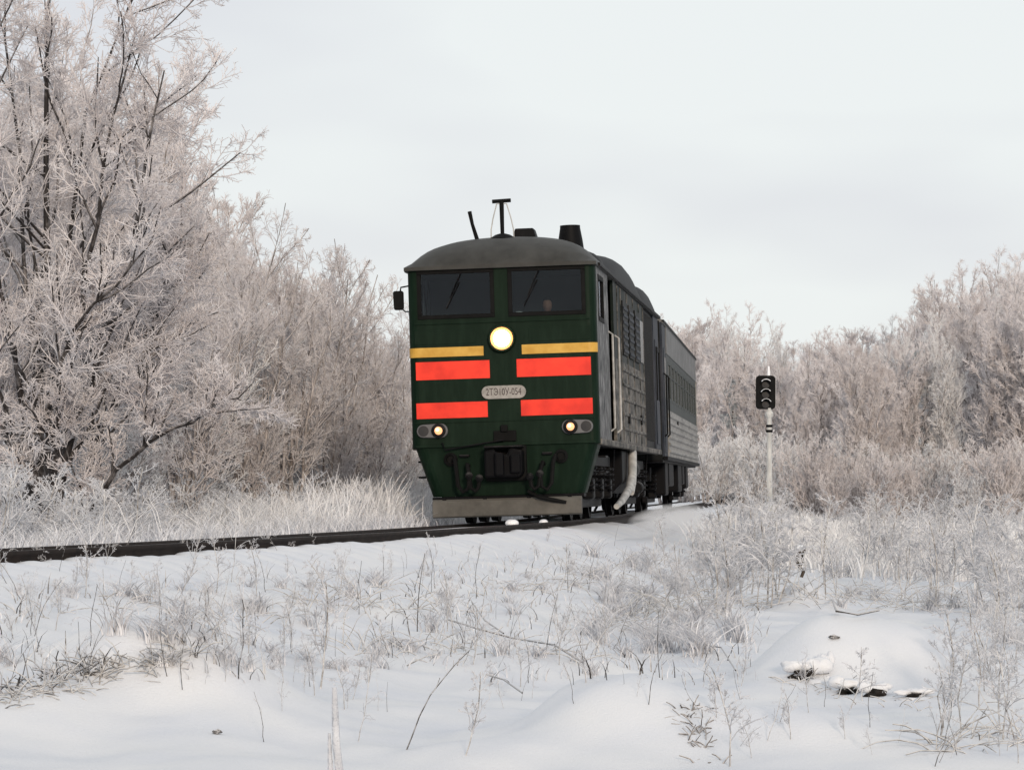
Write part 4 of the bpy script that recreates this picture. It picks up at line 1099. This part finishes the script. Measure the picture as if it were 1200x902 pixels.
# weeds: a handful of grown shapes
def weed_shape(name, h, spread, n1, n2, droop, seed, r=0.006, mat='weedw', stalk='stalk'):
    g = np.random.default_rng(seed)
    st = [stem([(0, 0, -0.05), (spread*0.15, 0, h*0.5), (spread*0.4*g.normal(), spread*0.4*g.normal(), h)], r*1.15, r*0.7, 6, h*0.012, g)]
    P = np.stack([s_[0] for s_ in st]); Rr = np.stack([s_[1] for s_ in st]); w_ = tubes(P, Rr, 5)
    A, AR = sprout(g, P, Rr, n1, .25, 1.0, (25, 60), .5, 5, r*0.8, r*0.6, up=droop, wob=.15)
    B, BR = sprout(g, A, AR, n2, .2, 1.0, (25, 70), .5, 4, r*0.8, r*0.6, up=droop*0.5, wob=.22, lmin=.03)
    C, CR = sprout(g, B, BR, 4, .2, 1.0, (30, 80), .5, 3, r*0.9, r*0.6, up=0, wob=.25, lmin=.02)
    wm = np_mesh(name + '_stalk', *w_); cm = np_mesh(name + '_sprays', *join([tubes(A, AR, 3), tubes(B, BR, 3), tubes(C, CR, 3)]))
    wm.materials.append(M[stalk]); cm.materials.append(M[mat])
    return wm, cm
weeds = [weed_shape('weed%d' % i, 0.75, 0.25, 9, 6, dr, 50+i, 0.0072) for i, dr in enumerate((.3, .1, -.3, .2))]
def tuft_shape(name, n, h, seed, mat='weedw', lean=1.3):
    g = np.random.default_rng(seed); X = g.normal(size=n)*0.05; Y = g.normal(size=n)*0.05
    V, F = blades(g, X, Y, np.full(n, -0.03), h*(0.5+0.6*g.random(n)), 0.008 + 0.007*g.random(n), lean, 6)
    me = np_mesh(name, V, F); me.materials.append(M[mat]); return me
tufts = [tuft_shape('tuft%d' % i, 46, 0.38, 70+i, lean=(1.3, 1.8, 0.8)[i]) for i in range(3)]
slim = [weed_shape('plume%d' % i, 0.75, sp_, n1_, n2_, dr_, 90+i, r_, 'weedw', st_) for i, (sp_, n1_, n2_, dr_, r_, st_) in enumerate(((.10, 5, 5, .5, .0050, 'stalk'), (.30, 4, 4, -.6, .0045, 'stalk'), (.05, 7, 4, .8, .0055, 'stalkdark'), (.5, 3, 3, -.9, .0050, 'stalkdark'), (.2, 12, 4, .1, .0050, 'stalk')))]
def bare_shape(name, seed, bend):
    g = np.random.default_rng(seed)
    P, Rr = stem([(0, 0, -.05), (bend*.1, 0, .4), (bend*.35, .03, .75)], .0065, .0035, 7, .008, g)
    A, AR = sprout(g, P[None], Rr[None], 3, .5, 1.0, (20, 70), .25, 4, .004, .003, up=-.2, wob=.2)
    wm = np_mesh(name + '_stalk', *tubes(P[None], Rr[None], 5)); cm = np_mesh(name + '_sprays', *tubes(A, AR, 3))
    wm.materials.append(M['stalkdark']); cm.materials.append(M['stalk']); return wm, cm
slim += [bare_shape('bare%d' % i, 120+i, bb) for i, bb in enumerate((.2, .9, -.5))]
for k in range(112):
    px = rng.uniform(-15, 480); py = np.interp(px, [0, 470], [600, 585]) + rng.uniform(-10, 12); Z = np.interp(px, [-15, 470], [32, 52]) + rng.uniform(-1, 7)
    loc = on_ground(px, Z)
    if track_d(loc[0], loc[1]) > -1.9: continue
    sc_ = rng.uniform(0.9, 1.7)
    put('frosted_weed', weeds[k % 4], loc, rng.uniform(0, 6.28), sc_, 'tall white feathery weed among the grass left of the track', 'weed', 'white feathery weeds left of the track', ('stalk', 'sprays'))
SC = {'weedR': 'weeds of the frosted thicket at right'}
wr = random.Random(9)
# the dense frosted thicket on the right: the largest as things
cnt = 0
while cnt < 165:
    u = wr.random(); px = wr.uniform(770, 1215); py = wr.uniform(618, 748)
    if py > np.interp(px, [770, 850, 900, 960, 1130, 1215], [735, 730, 715, 700, 715, 800]): continue
    if abs(px - 938) < 24 and py > 640: continue
    if px < 815 and py < 650: continue
    p = hit(px, py)
    if p is None or track_d(p[0], p[1]) < 2.9: continue
    o = put('frosted_weed', weeds[wr.randrange(4)], p, wr.random()*6.28, wr.uniform(0.85, 1.5)*(0.6 if px < 840 else 1.0 if p[1] < 45 else 1.2), ('bluish white frosted weed in the thicket below the carriage' if px < 860 else 'bluish white frosted weed in the thicket below the signal' if px < 1010 else 'bluish white frosted weed in the thicket near the right edge'), 'weed', SC['weedR'], ('stalk', 'sprays'))
    o.rotation_euler = (wr.gauss(0, .15), wr.gauss(0, .15), wr.random()*6.28); cnt += 1
for k in range(20):
    p = hit(wr.uniform(1105, 1225), wr.uniform(745, 880))
    o = put('frosted_weed', weeds[wr.randrange(4)], p, wr.random()*6.28, wr.uniform(0.45, 0.8), 'frosted weed at the right edge beside the right snow mound', 'weed', 'weeds at the right edge', ('stalk', 'sprays'))
# arching grass tufts
cnt = 0
while cnt < 85:
    px = wr.uniform(690, 1215); py = wr.uniform(640, 770)
    if wr.random() < 0.16: px = wr.uniform(690, 860); py = wr.uniform(690, 770)
    if abs(px - 938) < 24 and py > 640: continue
    if py > np.interp(px, [690, 850, 900, 960, 1130, 1215], [775, 765, 735, 712, 720, 830]): continue
    p = hit(px, py)
    if p is None or track_d(p[0], p[1]) < 1.8: continue
    o = tag(bpy.data.objects.new('grass_tuft', tufts[wr.randrange(3)]), 'arching frosted grass tuft in the snow right of centre', 'grass tuft', 'arching grass tufts at right')
    col.objects.link(o); o.location = p; s_ = wr.uniform(0.7, 1.35); o.scale = (s_, s_, s_); o.rotation_euler = (0, 0, wr.random()*6.28); cnt += 1
for k in range(110):
    px = wr.uniform(-5, 800); py = 645 + 150*wr.random()**1.1
    if vnoise(np.array([px/110]), np.array([py/40]), 33)[0] < 0.4: continue
    p = hit(px, py)
    if p is None or abs(float(track_d(p[0], p[1]))) < 1.6: continue
    o = tag(bpy.data.objects.new('grass_tuft', tufts[wr.randrange(3)]), 'small frosted grass tuft in the open snow ' + ('at left' if px < 380 else 'left of the right thicket'), 'grass tuft', 'small grass tufts in the open snow')
    col.objects.link(o); o.location = p; s_ = wr.uniform(0.35, 0.8); o.scale = (s_*1.2, s_*1.2, s_); o.rotation_euler = (0, 0, wr.random()*6.28)
# single stalks in the open foreground: base px, base row, height in px, lean
STK = [(375, 808, 125, .03), (489, 740, 90, .0), (447, 690, 45, .1), (300, 700, 60, -.1), (210, 660, 22, .2), (110, 668, 30, -.2), (65, 740, 60, .05), (105, 760, 70, -.12), (40, 735, 55, .1), (70, 720, 40, .0), (280, 800, 110, .08), (310, 870, 60, .0), (330, 745, 60, .25), (420, 870, 85, .12), (475, 880, 130, .22), (545, 885, 100, .18), (590, 830, 40, -.3), (640, 770, 70, .1), (655, 780, 60, -.05), (620, 800, 60, .1), (560, 660, 26, .1), (600, 670, 30, .3), (680, 655, 28, .1), (690, 690, 40, -.1), (640, 640, 20, .2), (720, 640, 26, .1), (510, 690, 55, -.1), (180, 700, 40, .1), (240, 735, 55, -.05), (150, 745, 40, .15), (855, 902, 110, -.08), (420, 720, 60, -.2), (395, 690, 44, .12), (340, 660, 24, .1), (265, 665, 20, -.1), (530, 655, 20, .1), (705, 720, 40, .1), (1180, 880, 60, .1), (1100, 895, 55, .3), (1165, 815, 90, -.3), (1150, 800, 110, -.25)] + [(wr.uniform(0, 760), 655 + 180*wr.random()**1.2, wr.uniform(22, 70), wr.gauss(0, .18)) for _ in range(150)] + [(wr.uniform(760, 1200), 790 + 110*wr.random(), wr.uniform(25, 80), wr.gauss(0, .25)) for _ in range(34)]
for i, (px, py, hp, ln) in enumerate(STK):
    p = hit(px, min(py, 900), 10)
    if p is None: continue
    if 450 < px < 760 and py < 690: hp = min(hp, 24)
    h = hp*p[1]/FPX
    if 880 < px < 1120 and 720 < py < 850 and wr.random() < 0.7: continue
    o = put('weed_stalk', (slim[(i*5) % 8] if i % 3 else weeds[i % 4]), p, wr.random()*6.28, h/0.75*0.9, 'thin frosted weed stalk in the ' + ('open snow close below the rail' if py < 720 and px < 600 else 'snow below the locomotive' if py < 720 else 'left foreground snow' if px < 400 else 'middle foreground snow' if px < 760 else 'right foreground snow'), 'weed', 'single weed stalks in the open snow', ('stalk', 'sprays'), sz=h/0.75)
    o.rotation_euler = (0, ln, 0)
# band of dead stems behind the left mound, and the broken stems in the middle
def dead_band(pxa, pxb, pya, pyb, n, label, seed, hp=34, mat='stalk', jx=0):
    g2 = np.random.default_rng(seed); Ps = []; Rs = []
    for k in range(n):
        t = g2.random(); p = hit(pxa + (pxb-pxa)*t + g2.normal()*jx, pya + (pyb-pya)*t + g2.normal()*6, 12)
        if p is None: continue
        L = hp*p[1]/FPX*(0.5 + g2.random()*0.9); a = g2.random()*2*np.pi; el = g2.uniform(0.1, 1.1)
        d = np.array([math.cos(a)*math.cos(el), math.sin(a)*math.cos(el)*0.6, math.sin(el)])
        q = [np.array(p) - np.array([0, 0, .03])]
        for j in range(4):
            d = d + np.array([0, 0, -0.22]) + g2.normal(size=3)*0.12; d /= np.linalg.norm(d); q.append(q[-1] + d*L/4)
        Ps.append(q); Rs.append(np.linspace(0.0048, 0.003, 5)*g2.uniform(.7, 1.3))
    me = np_mesh('dead_stems', *tubes(np.array(Ps), np.array(Rs), 4)); me.materials.append(M[mat])
    o = bpy.data.objects.new('dead_stems', me); col.objects.link(o); tag(o, label, 'dead stems', kind='stuff')
dead_band(-5, 120, 815, 785, 150, 'dark dead stems at the left edge behind the left snow mound', 14, 30, 'stalkdark')
dead_band(-5, 225, 825, 772, 330, 'matted dead stems dusted with frost behind the left snow mound', 1)
dead_band(400, 700, 760, 765, 170, 'tangle of frosted dead stems across the middle of the snow', 2, 44)
dead_band(700, 870, 735, 700, 200, 'tangle of frosted dead stems right of centre', 3, 50)
dead_band(900, 1210, 700, 715, 260, 'tangle of frosted dead stems behind the right snow mound', 4, 55)
dead_band(806, 830, 832, 892, 190, 'compact clump of dead brown stems on the right flank of the centre snow mound', 5, 20, 'deadbrown', 8)
dead_band(920, 1085, 800, 825, 90, 'dead stems fringing the dark hollows under the right mound', 6, 26)
dead_band(230, 470, 735, 690, 150, 'thin tangle of frosted dead stems left of centre', 8, 36)
dead_band(330, 560, 705, 720, 130, 'thin tangle of frosted dead stems below the rail', 9, 34)
dead_band(560, 780, 690, 665, 130, 'thin tangle of frosted dead stems below the locomotive', 10, 30)
dead_band(0, 200, 720, 700, 70, 'thin scatter of frosted dead stems at the left edge', 11, 34)
dead_band(1090, 1210, 880, 860, 80, 'frosted stems in the lower right corner', 7, 70)
# fallen broken branches
for (pts, r_, lab) in (([(525, 725), (560, 738), (600, 747), (650, 762), (683, 778)], .008, 'dark broken branch lying on the snow below the locomotive'),
                       ([(553, 705), (568, 728), (590, 742)], .007, 'short dark twig leaning on the broken branch'),
                       ([(570, 790), (590, 800), (612, 812)], .006, 'small dark twig fallen on the snow in the middle'),
                       ([(830, 755), (845, 762), (862, 785)], .0065, 'bent dark twig on the snow right of centre'),
                       ([(975, 700), (980, 722), (1005, 722), (1030, 718)], .008, 'forked black twig behind the right snow mound')):
    q = []
    for i, (px, py) in enumerate(pts):
        p = hit(px, py + 8, 12); q.append((p[0], p[1], p[2] + 0.05 + 0.02*(i % 2)))
    b0 = q[0]; o = MB().tube([(a - b0[0], b_ - b0[1], c_ - b0[2]) for a, b_, c_ in q], [r_]*len(q), 6).build('fallen_branch', M['stalkdark'], None)
    o.location = b0; tag(o, lab, 'branch')
# short stubble poking through the snow
n = 0; xs_, ys_, zs_ = [], [], []
sr = np.random.default_rng(77)
PX = sr.uniform(0, 900, 2600); PY = 638 + 165*sr.random(2600)**1.2
for a, b_ in zip(PX, PY):
    if vnoise(np.array([a/90]), np.array([b_/35]), 12)[0] < 0.42: continue
    p = hit(a, b_, 12)
    if p is None or abs(float(track_d(p[0], p[1]))) < 1.3: continue
    xs_.append(p[0]); ys_.append(p[1]); zs_.append(p[2])
m_ = len(xs_)
def stub(lo, hi, mat, nm, lab):
    k = slice(lo, hi); c_ = hi - lo
    V, F = blades(sr, np.array(xs_[k]), np.array(ys_[k]), np.array(zs_[k]) - 0.02, 0.07 + 0.17*sr.random(c_), 0.006 + 0.007*sr.random(c_), 0.8, 4)
    tag(link_mesh(nm, np_mesh(nm, V, F), M[mat]), lab, 'grass', kind='stuff')
stub(0, m_//3, 'stalkdark', 'dark_stubble', 'short dark grass stubs poking through the open snow')
stub(m_//3, m_*3//5, 'stalk', 'dry_stubble', 'dry grass stubble poking through the open snow')
stub(m_*3//5, m_, 'weedw', 'frosted_stubble', 'frosted grass stubble poking through the open snow')
# pale frosted reed close to the lens at bottom left of centre
zq = 9.0; x0 = (408-600)*zq/FPX
q0 = float(ground_z(x0, zq)); qt = CAM_Z - (806-HOR)*zq/FPX
hh_ = qt - q0; rp = [(-0.045*(k/12)**2 + 0.004*math.sin(k*1.7), 0.03*(k/12) + 0.004*math.sin(k*2.3), -0.05 + (hh_+0.05)*k/12) for k in range(13)]
o = MB().tube(rp, [0.012*(1 - 0.15*k/12)*(1 + 0.10*math.sin(k*2.1) + 0.08*math.sin(k*5.3)) for k in range(12)] + [0.007], 9).build('reed_stem', M['reed'], None, smooth=True)
for dx_, sc_ in ((0.014, 0.93), (-0.013, 0.86)):
    c_ = MB().tube([(a*1.2 + dx_*(1 - 0.5*i/12), b_, c__*sc_) for i, (a, b_, c__) in enumerate(rp)], [0.009*(1 + 0.2*math.sin(i*1.3 + dx_*300)) for i in range(12)] + [0.004], 7).build('side_blade', M['reed'], o, smooth=True)
o.location = (x0, zq, q0); tag(o, 'thick white frosted stem rising at the bottom of the foreground', 'stem')

# dark lumps standing for the shaded hollows under the right mound, a stump, loose leaves
def rough_lump(px, py, wpx, hpx, name, label, cat, mat, seed, lift=0.3, rough=0.9):
    p = hit(px, py, 12); s_ = p[1]/FPX
    bm = bmesh.new(); bmesh.ops.create_icosphere(bm, subdivisions=3, radius=1.0)
    for v in bm.verts:
        k = 1 - rough*0.5 + rough*vnoise(np.array([v.co.x*2.3+seed*3.1+v.co.y]), np.array([v.co.z*2.3+v.co.y*2.1]), seed)[0]
        k2 = 1 + 0.25*rough*(vnoise(np.array([v.co.x*6+seed]), np.array([v.co.z*6+v.co.y*5]), seed+9)[0]-0.5)
        v.co = Vector((v.co.x*wpx*s_*0.5*k*k2, v.co.y*wpx*s_*0.4*k, v.co.z*hpx*s_*0.5*k*k2))
    me = bpy.data.meshes.new(name); bm.to_mesh(me); bm.free(); me.materials.append(M[mat])
    o = link_mesh(name, me); o.location = (p[0], p[1], p[2] + hpx*s_*lift)
    if label: tag(o, label, cat)
    return o
CL = [(945, 797, 30, 24, 'black lump standing for a shaded hollow at the left end under the right snow mound'), (966, 793, 10, 22, 'narrow black lump standing for shade beside the leftmost hollow'),
      (995, 813, 30, 20, 'pointed black lump standing for a shaded hollow in the middle under the right snow mound'), (1025, 816, 24, 15, 'flat dark lump standing for a shaded hollow right of the pointed one'),
      (1070, 817, 28, 8, 'thin dark sliver standing for shade at the right end under the right snow mound')]
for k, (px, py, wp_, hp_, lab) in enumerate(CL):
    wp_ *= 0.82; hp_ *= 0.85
    o = rough_lump(px, py, wp_, hp_, 'hollow_lump', lab, 'dark hollow', 'hollow_shade', k+1, 0.06, 1.5)  # shade of the gap under the mound, built as a dark lump
    # a lip of snow hanging over it and a drift in front
    s_ = o.location.y/FPX
    lips = [('snow_lip', u*wp_ + wr.uniform(-2, 2), 0.02 + 0.05*wr.random(), hp_*(0.50 + 0.3*wr.random()), wp_*wr.uniform(0.7, 1.1) + 4, hp_*wr.uniform(0.5, 0.9) + 3) for u in (-0.55, -0.1, 0.35, 0.75)]
    lips += [('snow_drift', u*wp_, -0.06, -hp_*0.55, wp_*wr.uniform(0.8, 1.2), hp_*wr.uniform(0.6, 0.9)) for u in (-0.3, 0.4)]
    for j, (nm, dx, dy, dz, ww, hh2) in enumerate(lips):
        q = rough_lump(px, py, ww, hh2, nm, None, None, 'snow', k*9 + j + 20, 0, 0.45)
        q.parent = o; q.location = (dx*s_, dy, dz*s_)
        q.data.polygons.foreach_set("use_smooth", np.ones(len(q.data.polygons), dtype=bool))
rough_lump(978, 757, 11, 5, 'fallen_leaf', 'small brown leaf lying on top of the right snow mound', 'leaf', 'stalkdark', 6, 0.4)
rough_lump(255, 860, 12, 6, 'fallen_leaf', 'small dark leaf on the left snow mound', 'leaf', 'stalkdark', 7, 0.4)
p = hit(937, 676); s_ = p[1]/FPX
stp = empty('dead_stump', p); tag(stp, 'small dark twisted stump with a snow cap beside the little mound', 'stump')
lw = MB()
lw.tube([(0.01, 0, -0.05), (0.06*1, 0, 6*s_), (0.0, 0, 12*s_), (-3*s_, 0, 18*s_), (-2*s_, 0, 25*s_), (1*s_, 0, 30*s_)], [1.9*s_, 2.2*s_, 1.8*s_, 1.9*s_, 2.0*s_, 2.6*s_], 8)
lw.tube([(0.0, 0.01, 12*s_), (4*s_, 0.01, 18*s_), (3*s_, 0.01, 25*s_), (0, 0.01, 29*s_)], [1.6*s_, 1.8*s_, 1.6*s_, 2*s_], 8)
lw.tube([(3*s_, 0, 26*s_), (6*s_, 0, 31*s_), (7*s_, 0, 36*s_)], [1.5*s_, 1.8*s_, 1.2*s_], 8)
lw.build('stump_wood', M['stumpwood'], stp, smooth=True)
MB().lathe([(0.1*s_, 0), (7*s_, 1*s_), (6*s_, 4*s_), (2*s_, 6*s_), (0.2*s_, 6.4*s_)], (0, 0, 32*s_), 'z', 14).build('snow_cap', M['snowcap'], stp, smooth=True)
# lumps of snow lying between the rails in front of the plough
for (px, wpx, lab) in ((600, 16, 'white lump of snow on the track under the middle of the plough'), (637, 11, 'smaller white lump of snow on the track under the right of the plough')):
    Z = 49.3; x = (px - 600)*Z/FPX; s_ = Z/FPX; zg = RZ - 0.05
    bm = bmesh.new(); bmesh.ops.create_icosphere(bm, subdivisions=3, radius=1.0)
    for v in bm.verts: v.co = Vector((v.co.x*wpx*s_*0.5, v.co.y*0.12, max(v.co.z, -0.5)*0.062*(0.85+0.3*vnoise(np.array([v.co.x*2]), np.array([v.co.y*2]), 3)[0])))
    me = bpy.data.meshes.new('snow_lump'); bm.to_mesh(me); bm.free(); me.materials.append(M['snowcap'])
    o = link_mesh('snow_lump', me, smooth=True); o.location = (x, Z, zg + 0.055); tag(o, lab, 'snow lump')

# ---------------------------------------------------------------- snow dust whirled up by the train, beside the wheels
def volume_mat(name, density, color, noise=None):
    m = bpy.data.materials.new(name); m.use_nodes = True; t = m.node_tree; t.nodes.clear()
    o = t.nodes.new("ShaderNodeOutputMaterial"); v = t.nodes.new("ShaderNodeVolumePrincipled")
    v.inputs["Color"].default_value = (*color, 1); v.inputs["Density"].default_value = density
    if noise:
        tc = t.nodes.new("ShaderNodeTexCoord"); n = t.nodes.new("ShaderNodeTexNoise"); n.inputs["Scale"].default_value = noise
        n.inputs["Detail"].default_value = 3
        ln = t.nodes.new("ShaderNodeVectorMath"); ln.operation = 'LENGTH'
        mr = t.nodes.new("ShaderNodeMapRange"); mr.inputs["From Min"].default_value = 1.0; mr.inputs["From Max"].default_value = 0.25
        mr2 = t.nodes.new("ShaderNodeMapRange"); mr2.inputs["From Min"].default_value = 0.30; mr2.inputs["From Max"].default_value = 0.65
        a = t.nodes.new("ShaderNodeMath"); a.operation = 'MULTIPLY'; b = t.nodes.new("ShaderNodeMath"); b.operation = 'MULTIPLY'; b.inputs[1].default_value = density
        L = t.links.new
        L(tc.outputs["Object"], n.inputs["Vector"]); L(tc.outputs["Object"], ln.inputs[0]); L(ln.outputs["Value"], mr.inputs["Value"])
        L(n.outputs["Fac"], mr2.inputs["Value"]); L(mr.outputs["Result"], a.inputs[0]); L(mr2.outputs["Result"], a.inputs[1])
        L(a.outputs[0], b.inputs[0]); L(b.outputs[0], v.inputs["Density"])
    t.links.new(v.outputs[0], o.inputs["Volume"])
    return m
def puff(name, loc, size, density, label, rz=0.0):
    bm = bmesh.new(); bmesh.ops.create_icosphere(bm, subdivisions=3, radius=1.0)
    me = bpy.data.meshes.new(name); bm.to_mesh(me); bm.free(); me.materials.append(volume_mat(name, density, (0.97, 0.98, 1.0), 2.2))
    o = link_mesh(name, me); o.location = loc; o.scale = size; o.rotation_euler = (0, 0, rz); tag(o, label, 'snow dust', kind='stuff')
puff('snow_dust', (float(track_x(62)) + 1.9, 62, -0.12), (0.7, 10.0, 0.36), 1.0, 'low snow dust along the wheels on the right of the train', -YAW)
